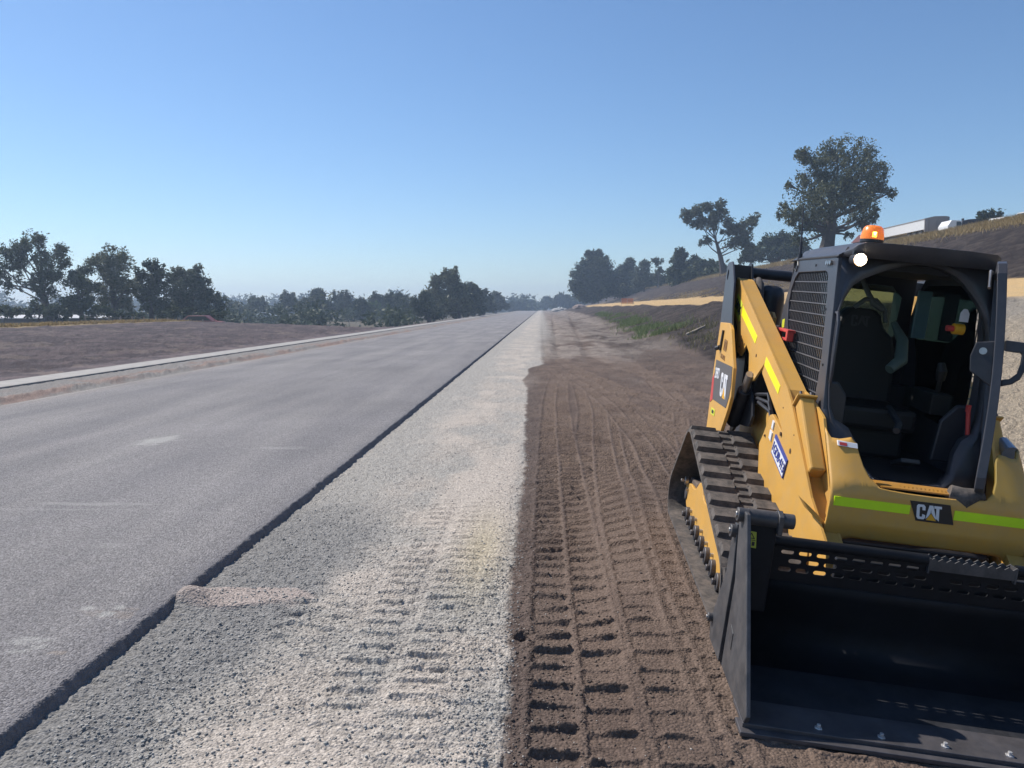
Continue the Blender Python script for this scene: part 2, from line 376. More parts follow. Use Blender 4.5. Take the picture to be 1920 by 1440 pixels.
dm.tube([(-1.15, -.40, r[1]) for r in rings], [r[2] for r in rings], 24); dm.build('air_pre_cleaner', BLK, LD, 0, True)
hp = MB(); hp.tube([(-1.10, -.535, 1.88), (-1.06, -.53, 1.93), (-.98, -.53, 1.90), (-.90, -.53, 1.78), (-.82, -.53, 1.64), (-.70, -.53, 1.48)], [.02, .026, .028, .024, .018, .018], 12); hp.build('return_hose', RUB, LD, 0, True)
br = MB(); br.prism([(-1.02, 1.62), (-.98, 1.70), (-.86, 1.70), (-.78, 1.66), (-.72, 1.40), (-.78, 1.40)], lambda p: (p[0], -.44, p[1]), lambda p: (p[0], -.42, p[1])); br.build('hinge_bracket', YEL, LD, .003)

# ---- loader arms
ARM = [(-1.10, 1.80), (-1.07, 1.90), (-1.03, 1.935), (-.97, 1.92), (.40, 1.272), (.496, 1.205), (.996, .765), (1.271, .60), (1.36, .36), (1.27, .24), (1.13, .33), (1.10, .46),
       (1.063, .56), (.674, .835), (.423, 1.00), (.397, 1.035), (-.109, 1.299), (-.088, 1.372), (-.276, 1.224), (-.35, 1.212), (-.40, 1.25), (-.46, 1.40), (-.55, 1.45), (-.66, 1.358), (-.76, 1.38), (-.83, 1.45), (-.856, 1.56), (-.98, 1.655), (-1.04, 1.70)]
CORE = [(-1.09, 1.80), (-1.06, 1.90), (-1.03, 1.93), (-.97, 1.916), (.40, 1.268), (.47, 1.19), (.93, .765), (1.22, .58), (1.33, .36), (1.27, .26), (1.13, .35), (1.06, .52), (.67, .81), (.40, .98), (.38, 1.03), (-.109, 1.285), (-.5, 1.47), (-.76, 1.50), (-.98, 1.66)]
for side in (-1, 1):
    f = lambda d: (lambda p: (p[0], -side * (AO(p[0]) + d), p[1])) if True else None
    def face(d):
        return lambda p: (p[0], side * (-(AO(p[0]) + d)), p[1])
    a = MB(); a.prism(CORE, face(.012), face(.115)); a.prism(ARM, face(0), face(.014))
    a.prism([(.40, 1.268), (.50, 1.25), (.708, 1.18), (.74, 1.165), (1.06, .69), (1.19, .60), (1.22, .58), (.93, .765), (.47, 1.19)], face(.101), face(.116))
    arm = a.build('loader_arm', YEL, LD, .009)
    k = MB(); dv = Vector((.86 - .52, 0, .86 - 1.215)); dn = Vector((.72, 0, .69)).normalized()
    vm = lambda u: side * (-(AO(u) + .058))
    c0 = Vector((.545, vm(.55), 1.215)); c1 = Vector((.865, vm(.86), .865))
    mid = (c0 + c1) / 2; ax = (c1 - c0) / 2; k.obox(mid + dn * .005, ax, (0, .043, 0), dn * .05); k.build('arm_cover', YEL, LD, .012)
    k = MB(); k.obox(c0 - ax.normalized() * .01 + dn * .01, ax.normalized() * .006, (0, .058, 0), dn * .055); k.build('arm_cover_flange', YEL, LD, .002)
    for q in (-.03, .03): k = MB(); k.tube([c0 + Vector((0, q, 0)) + dn * .045 - ax.normalized() * .02, c0 + Vector((0, q, 0)) + dn * .045 - ax.normalized() * .045], .009, 6); k.build('bolt', EDGEM, LD)
    k = MB(); c2 = Vector((1.04, vm(1.0) , .70)); dq = Vector((.55, 0, -.40)).normalized()
    k.obox((1.085, side * .54, .70), (0, side * -.066, -.052), (0, side * .021, .030), (.05, 0, 0)); k.build('arm_stop_block', YEL, LD, .004)
    # lower link plate carrying the registration plate
    l = MB(); l.prism([(.14, 1.06), (.19, 1.075), (.30, 1.04), (.44, .985), (.674, .83), (1.06, .58), (1.05, .40), (.5, .45), (.10, .62), (.02, .845), (.073, .922), (.115, 1.0)], face(.006), face(.03))
    ll = l.build('link_plate', YEL, LD, .004)
    PINM = paint('rust_pin', (.10, .055, .03), .7)
    for u, w, r in ((.40, .99, .013), (.60, .93, .016), (.12, .92, .008), (-.60, 1.45, .009), (-.68, 1.47, .007), (-.72, 1.42, .007), (-.70, 1.50, .007), (-.79, 1.60, .008), (-.30, 1.26, .016), (-.29, 1.40, .012), (.62, 1.03, .005), (.38, 1.15, .005)):
        v = -(AO(u)); pin = MB(); pin.tube([(u, side * (v - .01), w), (u, side * (v + .002), w)], r, 10); pin.build('pin', PINM, arm)
    if side < 0:
        def fa(d): return lambda p: (p[0], AO(p[0]) - d, p[1])
        for q in ([(-.776, 1.725), (-.326, 1.53), (-.352, 1.478), (-.775, 1.655)], [(-.069, 1.415), (.272, 1.27), (.255, 1.215), (-.085, 1.358)]):
            s = MB(); s.prism(q, fa(.002), fa(-.002)); s.build('hi_vis_strip', HIVY, arm)
        s = MB(); s.prism([(-.955, 1.815), (-.79, 1.738), (-.82, 1.60), (-.985, 1.678)], fa(.002), fa(-.002)); fp = s.build('fleet_number_plate', LIME, arm)
        dd = Vector((.165, .0755 * .165, -.077)).normalized()
        text('fleet_number', '5906', BLKD, fp, (-.888, AO(-.888) - .004, 1.708), (.165, .0125, -.077), (.03, 0, .14), .10, squeeze=.85, bold=.02)
        s = MB(); s.prism([(.325, .972), (.580, .868), (.545, .748), (.295, .850)], fa(.003), fa(-.006)); rg = s.build('registration_plate', BLUEL, ll)
        s = MB(); s.prism([(.323, .948), (.570, .848), (.545, .758), (.305, .856)], fa(.0045), fa(.001)); s.build('plate_face', WHT, rg)
        text('plate_number', '1GDB·413', BLUEL, rg, (.437, AO(.437) - .0062, .852), (.25, .0189, -.103), (.10, 0, .24), .088, squeeze=.70, bold=.012)
        s = MB(); s.prism([(.235, 1.045), (.262, 1.035), (.255, .985), (.228, .995)], fa(.002), fa(-.006)); s.prism([(.215, .98), (.255, .965), (.248, .91), (.208, .925)], fa(.002), fa(-.006)); s.build('small_label', WHT, ll)

# ---- cab
def FU(w):   # front plane of the cab
    return .869 - .18 * w if w > 1.19 else 1.274 - .52 * w
SIDE = [(.495, 2.085), (.655, 1.19), (.79, .93), (.80, .86), (-.55, .86), (-.60, 1.5), (-.54, 1.70), (-.45, 1.93), (-.36, 2.06), (-.30, 2.085)]
WIN = [(-.28, 1.993), (.30, 1.997), (.345, 1.985), (.368, 1.95), (.42, 1.76), (.475, 1.50), (.487, 1.35), (.46, 1.20), (.40, 1.12), (.0, 1.15), (-.22, 1.30), (-.285, 1.52), (-.375, 1.664), (-.415, 1.786), (-.40, 1.88), (-.35, 1.955)]
for side in (-1, 1):
    c = MB(); c.prism(SIDE, lambda p: (p[0], side * .447, p[1]), lambda p: (p[0], side * .425, p[1]), [WIN])
    cs = c.build('cab_side_frame', CABP, LD, .004)
    g = MB()
    def inside(u, w):
        r = False; j = len(WIN) - 1
        for i in range(len(WIN)):
            a, b = WIN[i], WIN[j]
            if (a[1] > w) != (b[1] > w) and u < (b[0] - a[0]) * (w - a[1]) / (b[1] - a[1]) + a[0]: r = not r
            j = i
        return r
    def span(fix, axis):
        ts = [t for t in np.linspace(-.5, 2.1, 520) if (inside(t, fix) if axis == 0 else inside(fix, t))]
        return (min(ts), max(ts)) if ts else None
    for w in np.arange(1.14, 2.0, .066):
        s_ = span(w, 0)
        if s_: g.box((s_[0] - .005, side * .437 - .003, w - .0035), (s_[1] + .005, side * .437 + .003, w + .0035))
    for u in np.arange(-.42, .50, .036):
        s_ = span(u, 1)
        if s_: g.box((u - .003, side * .432 - .003, s_[0] - .005), (u + .003, side * .432 + .003, s_[1] + .005))
    g.build('window_grille', paint('grille_paint', (.09, .09, .10), .5, dust=.1), cs)
    p = MB(); p.prism(WIN, lambda q: (q[0], side * .415, q[1]), lambda q: (q[0], side * .411, q[1])); p.build('side_window', TINTS, cs)
    for u, w in ((.09, 2.035), (.42, 1.77), (.53, 1.45), (-.36, 1.55)): b = MB(); b.tube([(u, side * .44, w), (u, side * .452, w)], .008, 8); b.build('bolt', BLKD, cs)
lbl = MB(); lbl.prism([(-.50, 1.66), (-.44, 1.67), (-.43, 1.61), (-.49, 1.60)], lambda p: (p[0], -.449, p[1]), lambda p: (p[0], -.445, p[1])); lbl.build('yellow_sticker', LIME, LD)
for k in range(3): sp = MB(); sp.tube([(.33 + k * .035, -.446, 2.045), (.33 + k * .035, -.462, 2.045)], .014, 10); sp.build('hinge_bolt', STEEL, LD, 0, True)
# front ring
INN = [(-.422, 1.60), (-.415, 1.751), (-.388, 1.843), (-.348, 1.923), (-.295, 1.965), (-.235, 1.996), (-.165, 2.03), (-.092, 2.056), (-.02, 2.072), (.054, 2.076), (.13, 2.065), (.206, 2.035), (.26, 1.995), (.302, 1.95), (.36, 1.88), (.402, 1.80), (.42, 1.70), (.425, 1.60), (.425, 1.45), (.42, 1.33), (.41, 1.229), (.385, 1.161), (.32, 1.12), (.275, 1.047), (.245, .94), (.19, .88), (.10, .862), (0, .86), (-.10, .862), (-.165, .875), (-.233, .94), (-.261, 1.047), (-.304, 1.122), (-.378, 1.161), (-.408, 1.229), (-.42, 1.33), (-.424, 1.45)]
rg = MB(); vs = []
cxv, cxw = 0., 1.48
for v, w in INN:
    dv_, dw_ = v - cxv, w - cxw
    k = 99
    if abs(dv_) > 1e-6: k = min(k, .445 / abs(dv_))
    if dw_ > 1e-6: k = min(k, (2.14 - cxw) / dw_)
    if dw_ < -1e-6: k = min(k, (cxw - .83) / -dw_)
    ov, ow = cxv + dv_ * k, cxw + dw_ * k
    ring = []
    for t, off in ((0, -.05), (0, 0), (.12, .012), (.3, .014), (.42, 0.), (1, 0)):
        a, b = v + (ov - v) * t, w + (ow - w) * t; ring.append((FU(b) + off, a, b))
    vs += ring
n = len(INN); K = 6
fs = [(i * K + j, ((i + 1) % n) * K + j, ((i + 1) % n) * K + j + 1, i * K + j + 1) for i in range(n) for j in range(K - 1)]
rg.add(vs, fs); cfo = rg.build('cab_front_frame', CABP, LD, 0, True)
m_ = cfo.modifiers.new('s', 'SOLIDIFY'); m_.thickness = .012; m_.offset = -1
# rear wall with window, floor
rw = MB(); rw.prism([(-.425, .9), (.425, .9), (.425, 2.08), (-.425, 2.08)], lambda p: (-.52, p[0], p[1]), lambda p: (-.50, p[0], p[1]), [[(-.33, 1.62), (.33, 1.62), (.34, 1.90), (.27, 1.97), (-.27, 1.97), (-.34, 1.90)]])
rwo = rw.build('cab_rear_wall', DARK, LD, .004)
p = MB(); p.prism([(-.33, 1.62), (.33, 1.62), (.34, 1.90), (.27, 1.97), (-.27, 1.97), (-.34, 1.90)], lambda p: (-.512, p[0], p[1]), lambda p: (-.508, p[0], p[1])); p.build('rear_window', TINT, rwo)
fl = MB(); fl.box((-.5, -.42, .84), (.78, .42, .87)); fl.box((-.50, -.42, .87), (-.30, .42, 1.30)); fl.build('cab_floor', DARK, LD); fl = MB(); fl.box((-.5, -.42, 2.03), (.46, .42, 2.07)); fl.build('headliner', DARK, LD)
# roof
rf = MB(); prof = [(-.452, 2.075), (-.45, 2.09), (-.425, 2.105), (-.40, 2.125), (-.385, 2.15), (-.35, 2.166), (-.2, 2.172), (.2, 2.172), (.35, 2.166), (.385, 2.15), (.40, 2.125), (.425, 2.105), (.45, 2.09), (.452, 2.075)]
us = [-.56, -.53, -.44, -.2, .1, .35, .46, .50]
vs = []
for i, u in enumerate(us):
    dr = [.10, .045, .008, 0, 0, 0, 0, 0][i]
    for v, w in prof: vs.append((u - (.10 * (abs(v) / .45) ** 2 if i == 0 else 0) * -1, v, max(2.072, w - dr * (1 - .3 * abs(v)))))
for u, wd in ((.60, 0), (.645, -.004)):
    for v, w in prof:
        lim = .505 + .14 * min(1, max(0, (.425 - abs(v)) / .05)); vs.append((min(u, lim + (0)), v, w + wd * (w > 2.1)))
for v, w in prof:
    lim = .50 + .12 * min(1, max(0, (.425 - abs(v)) / .05)); vs.append((lim, v, min(w, 2.078)))
K = len(prof); n = len(us) + 3
fs = [(i * K + j, (i + 1) * K + j, (i + 1) * K + j + 1, i * K + j + 1) for i in range(n - 1) for j in range(K - 1)]
rf.add(vs, fs); ro = rf.build('cab_roof', CABP, LD, 0, True); m_ = ro.modifiers.new('s', 'SOLIDIFY'); m_.thickness = .008; m_.offset = -1
# work lamps, beacon, antenna, lock, grab bar
lampr = MB(); lampr.tube([(.56, -.372, 2.066), (.635, -.372, 2.064)], .037, 20); lo_ = lampr.build('work_lamp', BLK, LD, 0, True)
le = MB(); le.tube([(.636, -.372, 2.064), (.641, -.372, 2.064)], .035, 24); le.build('lamp_halo_ring', HALO, lo_)  # dim orange emission stands in for the glow halo round the lamp
le = MB(); le.tube([(.641, -.372, 2.064), (.648, -.372, 2.064), (.651, -.372, 2.064)], [.023, .019, .010], 24)
for k in range(10): a_ = k * math.pi / 5; le.tube([(.640, -.372 + .029 * math.cos(a_), 2.064 + .029 * math.sin(a_)), (.645, -.372 + .029 * math.cos(a_), 2.064 + .029 * math.sin(a_))], .0035, 6)
le.build('lamp_lens', LAMP, lo_)
le = MB(); le.box((.55, -.40, 2.095), (.60, -.345, 2.115)); le.build('lamp_bracket', BLK, lo_)
be = MB(); be.tube([(.55, -.298, 2.17), (.55, -.298, 2.188)], .062, 24); bo = be.build('beacon_base', BLK, LD, 0, True)
be = MB(); be.tube([(.55, -.298, 2.186), (.55, -.298, 2.20), (.55, -.298, 2.225), (.55, -.298, 2.25), (.55, -.298, 2.262), (.55, -.298, 2.266)], [.062, .063, .058, .052, .040, .02], 24); bl = be.build('beacon_lens', AMB, LD, 0, True)
bb = MB(); bb.tube([(.60, -.305, 2.198), (.60, -.305, 2.225)], .011, 10); bb.build('beacon_bulb', BULB, bl)
an = MB(); an.tube([(-.33, -.44, 2.07), (-.335, -.44, 2.12)], .016, 10); an.tube([(-.335, -.44, 2.12), (-.355, -.44, 2.20)], .010, 8); an.tube([(-.355, -.44, 2.20), (-.463, -.435, 2.47)], [.006, .003], 8)
an.tube([(-.33, -.45, 2.075), (-.30, -.452, 2.04), (-.33, -.452, 2.0), (-.38, -.452, 2.02), (-.36, -.452, 2.06)], .004, 6); an.build('antenna', BLK, LD, 0, True)
lk = MB(); lk.box((-.50, -.50, 1.585), (-.11, -.45, 1.605)); lk.box((-.42, -.505, 1.53), (-.15, -.49, 1.55)); lk.box((-.15, -.505, 1.53), (-.11, -.46, 1.605)); lk.box((-.58, -.47, 1.59), (-.42, -.45, 1.60)); lk.box((-.42, -.505, 1.53), (-.40, -.46, 1.60))
lk.build('arm_lock_bracket', REDP, LD, .006)
gb = MB(); gb.tube([(.545, -.425, 1.76), (.60, -.43, 1.755), (.63, -.43, 1.70), (.655, -.43, 1.40), (.62, -.42, 1.345)], .010, 8); gb.build('grab_bar', CABP, LD, 0, True)
# seat, controls
st = MB(); st.prism([(-.24, 1.05), (.24, 1.05), (.25, 1.50), (.22, 1.62), (.15, 1.68), (.13, 1.76), (.09, 1.80), (-.09, 1.80), (-.13, 1.76), (-.15, 1.68), (-.22, 1.62), (-.25, 1.50)], lambda p: (-.13 - .15 * (p[1] - 1.1), p[0], p[1]), lambda p: (-.25 - .15 * (p[1] - 1.1), p[0], p[1]))
st.box((-.25, -.25, 1.06), (.28, .25, 1.20)); st.box((-.2, -.23, .87), (.2, .23, 1.06)); sto = st.build('operator_seat', SEATM, LD, .03)
cat_logo(sto, (-.217, -.072, 1.675), (0, 1, 0), (-.15, 0, 1), .075, paint('seat_logo', (.035, .035, .04), .6), None)
for s_ in (-1, 1):
    k = MB(); k.box((-.1, s_ * .36 - .06, 1.20), (.30, s_ * .36 + .06, 1.33)); k.tube([(.22, s_ * .36, 1.33), (.25, s_ * .35, 1.42)], .015, 8); k.tube([(.25, s_ * .35, 1.41), (.26, s_ * .345, 1.47), (.25, s_ * .34, 1.52)], [.026, .032, .02], 12)
    k.build('joystick_console', SEATM, LD, .01)
gl_ = MB(); gl_.tube([(-.1, .16, 1.72), (.05, .17, 1.62), (.15, .14, 1.50), (.2, .06, 1.44)], [.02, .035, .04, .03], 12); gl_.build('cab_arc_tube', paint('grey_green', (.10, .14, .13), .5), LD, 0, True)  # curved grey-green tube beside the seat
gl_ = MB(); gl_.tube([(-.3, -.02, 2.0), (-.25, .02, 1.9), (-.22, .05, 1.84), (-.23, .12, 1.80)], [.016, .018, .022, .02], 10); gl_.tube([(-.24, -.06, 1.80), (-.23, 0, 1.86), (-.23, .07, 1.86), (-.24, .14, 1.80), (-.24, .16, 1.72)], .016, 10); gl_.build('seat_belt_guide', paint('grey_pad', (.10, .12, .125), .5), LD, 0, True)
mo = MB(); mo.box((-.12, .28, 1.64), (-.10, .37, 1.95)); mo.build('document_panel', TEAL, LD, .006)
ex = MB(); ex.tube([(.40, .30, 1.735), (.40, .355, 1.735)], .032, 14); eo = ex.build('warning_plug', YELD, LD, 0, True)
ex = MB(); ex.tube([(.40, .262, 1.735), (.40, .30, 1.735)], .018, 12); ex.build('plug_tip', REDP, eo, 0, True)
tg = MB(); tg.prism([(.315, 1.78), (.365, 1.78), (.365, 1.83), (.35, 1.855), (.33, 1.855), (.315, 1.83)], lambda p: (.42, p[0], p[1]), lambda p: (.424, p[0], p[1])); tg.build('white_tag', WHT, LD)
gs = MB(); gs.prism([(-.335, 1.70), (-.30, 1.70), (-.275, 1.88), (-.30, 1.86)], lambda p: (.05, p[0], p[1]), lambda p: (.053, p[0], p[1])); gs.build('green_label', GREEN, LD)
lv = MB(); lv.tube([(.62, .36, 1.30), (.63, .37, 1.20), (.64, .38, 1.10)], .012, 8); lv.box((.62, .345, 1.28), (.64, .365, 1.32)); lv.build('red_lever', REDP, LD)
PG = paint('pedal_grey', (.04, .044, .05), .5)
for v_ in (.11, -.24): pd = MB(); pd.obox((.53, v_, .93), (.07, 0, .025), (0, .055, 0), (-.006, 0, .012)); pd.build('foot_pedal', PG, LD, .006)
pd = MB(); pd.tube([(.2, .1, 1.2), (.5, .05, 1.15), (.6, .0, 1.12)], .02, 8); pd.build('park_lever', PG, LD, 0, True)
WG = paint('well_grey', (.03, .032, .04), .45); fw = MB(); fw.prism([(-.43, .95), (-.43, 1.36), (-.33, 1.36), (-.27, 1.28), (-.26, .95)], lambda p: (.50, p[0], p[1]), lambda p: (.47, p[0], p[1])); fw.build('footwell_panel', WG, LD, .02); fw = MB(); fw.prism([(.43, .95), (.43, 1.30), (.36, 1.30), (.28, 1.2), (.26, .95)], lambda p: (.50, p[0], p[1]), lambda p: (.47, p[0], p[1])); fw.build('footwell_panel', WG, LD, .02)
# open door: hinged on the loader's left front pillar, swung outwards
H0, H1 = Vector((.50, .445, 2.07)), Vector((.74, .445, .93))      # hinge line, top and bottom
E0, E1 = Vector((.985, .205, 2.118)), Vector((1.20, .195, .925))      # free edge, top and bottom
def DP(a, b):   # a 0..1 hinge->free edge, b 0..1 top->bottom (slight bow outwards)
    p = H0.lerp(E0, a).lerp(H1.lerp(E1, a), b); bow = math.sin(math.pi * b); return p + Vector((.0, .030 * bow * a, 0))
dr = MB(); per = [(0, 0), (.85, 0), (.95, .015), (1, .06)] + [(1, t) for t in np.linspace(.12, .92, 12)] + [(.97, .97), (.88, 1), (.1, 1), (0, .95)]
dn_ = (E0 - H0).cross(H1 - H0).normalized()
path = [DP(a, b) for a, b in per] + [DP(0, 0)]
def band(mb, path, w_, t_):
    vs = []; cen = sum(path, Vector()) / len(path)
    for i, p in enumerate(path):
        inn = (cen - p); inn -= dn_ * inn.dot(dn_); inn.normalize()
        for k, d in ((0, t_), (w_, t_), (w_, -t_), (0, -t_)): vs.append(p + inn * k + dn_ * d)
    n = len(path); fs = [(i * 4 + k, i * 4 + (k + 1) % 4, (i + 1) * 4 + (k + 1) % 4, (i + 1) * 4 + k) for i in range(n - 1) for k in range(4)]
    mb.add(vs, fs)
band(dr, path, .05, .021); door = dr.build('cab_door', CABP, LD, .004)
dg = MB(); inner = [DP(.04 + .9 * a, .03 + .94 * b) for a, b in per]; dg.add([p + dn_ * .004 for p in inner], [tuple(range(len(inner)))]); dg.build('door_glass', TINT, door)
hn = MB()
def HP(a, w, d):      # on the free edge near the latch; a outward, d depth into door
    base = E0.lerp(E1, (2.118 - w) / 1.193) + Vector((0, .03, 0)); ou = -dn_ if dn_.y < 0 else dn_
    return base + ou * a + (H0 - E0).normalized() * d
hp_ = [(.02, 1.715), (.11, 1.705), (.135, 1.66), (.125, 1.58), (.10, 1.52), (.07, 1.495), (.02, 1.48), (.02, 1.515), (.055, 1.52), (.085, 1.55), (.095, 1.60), (.098, 1.645), (.08, 1.66), (.02, 1.66)]
hn.prism(hp_, lambda p: HP(p[0], p[1], .03), lambda p: HP(p[0], p[1], .065))
hn.prism([(-.015, 1.71), (-.105, 1.70), (-.125, 1.63), (-.12, 1.55), (-.015, 1.47)], lambda p: HP(p[0], p[1], .03), lambda p: HP(p[0], p[1], .05)); ho = hn.build('door_handle', BLK, door, .006)
hk = MB(); hk.tube([HP(-.07, 1.655, .028), HP(-.07, 1.655, .02)], .018, 16); hk.build('key_lock', STEEL, ho, 0, True)
gs_ = MB(); gs_.tube([DP(.35, .02) + dn_ * -.03, DP(.7, .02) + Vector((0, -.05, -.02)), DP(.85, .12) + Vector((0, -.06, 0))], .008, 8); gs_.build('door_strut', STEEL, door, 0, True)
# foot of the door pillar
ft = MB(); ft.tube([(1.10, .10, .90), (1.12, .17, .885), (1.12, .26, .92)], [.05, .06, .03], 14); ft.build('door_stop_pad', RUB, LD, 0, True)
# lamp standing on the far arm
hl = MB(); hl.tube([(.66, .555, 1.135), (.76, .555, 1.09)], [.035, .045], 16); hlo = hl.build('arm_lamp', paint('clear_lens', (.35, .37, .42), .2, metal=.5), LD, 0, True)

# ---- bucket
cp_ = MB(); cp_.box((1.355, -.505, .42), (1.39, .505, .575)); cp_.build('coupler_plate', BLK, LD, .006)
for side in (-1, 1):
    s = MB(); s.prism([(1.46, .705), (1.41, .70), (1.385, .60), (1.375, .44), (1.25, .20), (1.19, .08), (1.23, .005), (1.485, .005), (1.510, .47), (1.48, .62)], lambda p: (p[0], side * 1.02, p[1]), lambda p: (p[0], side * .995, p[1]))
    s.build('bucket_rear_cheek', BUCKO, LD, .004)
    s = MB(); s.prism([(1.60, .80), (1.50, .80), (1.47, .755), (1.515, .60), (1.565, .47), (1.55, .02), (2.05, .02), (2.085, .07)], lambda p: (p[0], side * 1.018, p[1]), lambda p: (p[0], side * .998, p[1]))
    s.build('bucket_front_cheek', BUCKO, LD, .004)
    for u, w, r in ((1.44, .665, .032), (1.53, .775, .034), (1.23, .12, .022)):
        b = MB(); b.tube([(u, side * .99, w), (u, side * 1.045, w)], r, 16); bs = b.build('pivot_boss', BUCKO, LD, .004, True)
        b = MB(); b.tube([(u, side * 1.04, w), (u, side * 1.052, w)], r * .5, 8); b.build('pivot_pin', STEEL, bs, .002, True)
    b = MB(); b.prism([(1.47, .70), (1.40, .66), (1.40, .45), (1.31, .2), (1.30, .05), (2.0, .03), (1.56, .74)], lambda p: (p[0], side * .996, p[1]), lambda p: (p[0], side * .986, p[1])); b.build('bucket_gap_filler', BUCK, LD)  # black filler added to stop sun leaking between the cheeks and darken the gap
    p = MB(); p.box((1.44, min(side * .845, side * .995), .30), (1.52, max(side * .845, side * .995), .745)); p.build('bucket_post', BUCK, LD, .01)
    p = MB(); p.tube([(1.50, side * .99, .762), (1.50, side * .85, .762)], .04, 18); p.tube([(1.50, side * .83, .762), (1.50, side * .77, .762)], .036, 18); p.prism([(1.45, .70), (1.55, .70), (1.55, .79), (1.50, .81), (1.45, .79)], lambda q: (q[0], side * .852, q[1]), lambda q: (q[0], side * .828, q[1]))
    p.build('cylinder_mount', BUCKO, LD, .004, True)
w = MB(); w.prism([(-.990, .700), (-.940, .696), (-.932, .617), (-.982, .621)], lambda p: (1.523, p[0], p[1]), lambda p: (1.517, p[0], p[1])); wo = w.build('warning_sticker', OLIVE, LD)
w = MB(); w.prism([(-.983, .664), (-.943, .662), (-.9615, .692)], lambda p: (1.5245, p[0], p[1]), lambda p: (1.522, p[0], p[1]), [[(-.976, .6675), (-.950, .666), (-.962, .685)]])
w.box((1.522, -.982, .654), (1.5245, -.94, .657)); w.box((1.522, -.955, .628), (1.5245, -.942, .648)); w.box((1.522, -.975, .630), (1.5245, -.962, .634)); w.build('sticker_print', BLKD, wo)
# moldboard: perforated top and curved body
holes = []
for r_, (wz, off) in enumerate(((.594, .0), (.549, .042), (.504, .0))):
    k = -.79 + off
    while k < .93:
        if not (r_ == 0 and -.12 < k < .30) and not (r_ == 1 and -.12 < k < -.02):
            hw, hh = .0275, .0115; pts = []
            for cx2, a0 in ((k + .062 - hh, -90), (k + hh, 90)):
                for q in range(5): pts.append((cx2 + hh * math.cos(R(a0 + 45 * q)), wz + hh * math.sin(R(a0 + 45 * q))))
            holes.append(pts)
        k += .0845
mbd = MB(); mbd.prism([(-.995, .44), (.995, .44), (.995, .63), (-.995, .63)], lambda p: (1.452 - (.63 - p[1]) * .12, p[0], p[1]), lambda p: (1.444 - (.63 - p[1]) * .12, p[0], p[1]), holes)
mb = mbd.build('bucket_grate', BUCK, LD)
fl_ = MB(); fl_.add([(1.52, -.985, .0275), (1.86, -.985, .0275), (1.86, .985, .0275), (1.52, .985, .0275)], [(0, 1, 2, 3)]); fl_.build('bucket_floor_plate', paint('scuffed_floor', (.016, .017, .021), .6, var=.5, scale=5, dust=.4, dustc=(.07, .065, .065)), LD)
cv = MB(); prof2 = [(1.432, .44), (1.405, .38), (1.36, .28), (1.32, .19), (1.315, .11), (1.345, .055), (1.41, .028), (1.50, .020), (2.00, .016)]
vs = [];
for u, wz in prof2: vs += [(u, -.997, wz), (u, .997, wz)]
cv.add(vs, [(2 * i, 2 * i + 1, 2 * i + 3, 2 * i + 2) for i in range(len(prof2) - 1)]); cvo = cv.build('bucket_shell', BUCK, LD, 0, True); m_ = cvo.modifiers.new('s', 'SOLIDIFY'); m_.thickness = .012; m_.offset = 0
rl = MB(); rl.tube([(1.445, -.83, .645), (1.445, -.11, .645)], .026, 16); rl.tube([(1.445, .30, .645), (1.445, .83, .645)], .026, 16); rl.box((1.41, -.995, .60), (1.438, .995, .628)); rl.build('bucket_top_rail', BUCK, LD, 0, True)
sg = MB(); zz = []
for i in range(22):
    v = -.105 + i * .019; zz.append((v, .652 + (.011 if i % 2 else -.003)))
sg.prism(zz + [(.294, .60), (-.105, .60)], lambda p: (1.468, p[0], p[1]), lambda p: (1.462, p[0], p[1]))
sg.prism(zz + [(.294, .60), (-.105, .60)], lambda p: (1.405, p[0], p[1]), lambda p: (1.411, p[0], p[1]))
for q in (-.105, .294): sg.box((1.405, q - .004, .585), (1.47, q + .004, .66))
sg.build('step_tread', BUCKO, LD)
eg = MB(); eg.box((1.86, -1.02, .010), (2.06, 1.02, .030)); eg.box((1.985, -1.035, -.008), (2.10, 1.035, .012)); ego = eg.build('cutting_edge', EDGEM, LD, .003)
BOLTM = paint('zinc_bolt', (.62, .61, .6), .35, metal=.5, dust=.2)
for i in range(8):
    b = MB(); v = -.695 + i * .26; b.tube([(2.015, v, .010), (2.015, v, .034)], .017, 6); b.tube([(2.015, v, .034), (2.015, v, .048)], .009, 8); b.build('edge_bolt', BOLTM, ego, .0015)
mk = MB(); mk.prism([(1.63, .27), (1.69, .25), (1.69, .17), (1.63, .19)], lambda p: (p[0], -1.022, p[1]), lambda p: (p[0], -1.016, p[1])); mk.build('maker_casting', BUCKO, LD, .003)

# ================================================================== terrain
def hash2(ix, iy, s):
    h = (ix.astype(np.int64) * 374761393 + iy.astype(np.int64) * 668265263 + s * 982451653) & 0xffffffff
    h = ((h ^ (h >> 13)) * 1274126177) & 0xffffffff
    return ((h ^ (h >> 16)) & 0xffff) / 65535.0
def vn(x, y, s=0):
    ix = np.floor(x); iy = np.floor(y); fx = x - ix; fy = y - iy
    fx = fx * fx * (3 - 2 * fx); fy = fy * fy * (3 - 2 * fy)
    a = hash2(ix, iy, s); b = hash2(ix + 1, iy, s); c = hash2(ix, iy + 1, s); d = hash2(ix + 1, iy + 1, s)
    return (a + (b - a) * fx) * (1 - fy) + (c + (d - c) * fx) * fy - .5
def fbm(x, y, s=0, o=4, g=.5):
    r = 0; a = 1
    for i in range(o):
        r = r + a * vn(x * 2 ** i + 13.7 * i, y * 2 ** i - 7.3 * i, s + i); a *= g
    return r
def sst(a, b, x):
    t = np.clip((x - a) / (b - a), 0, 1); return t * t * (3 - 2 * t)
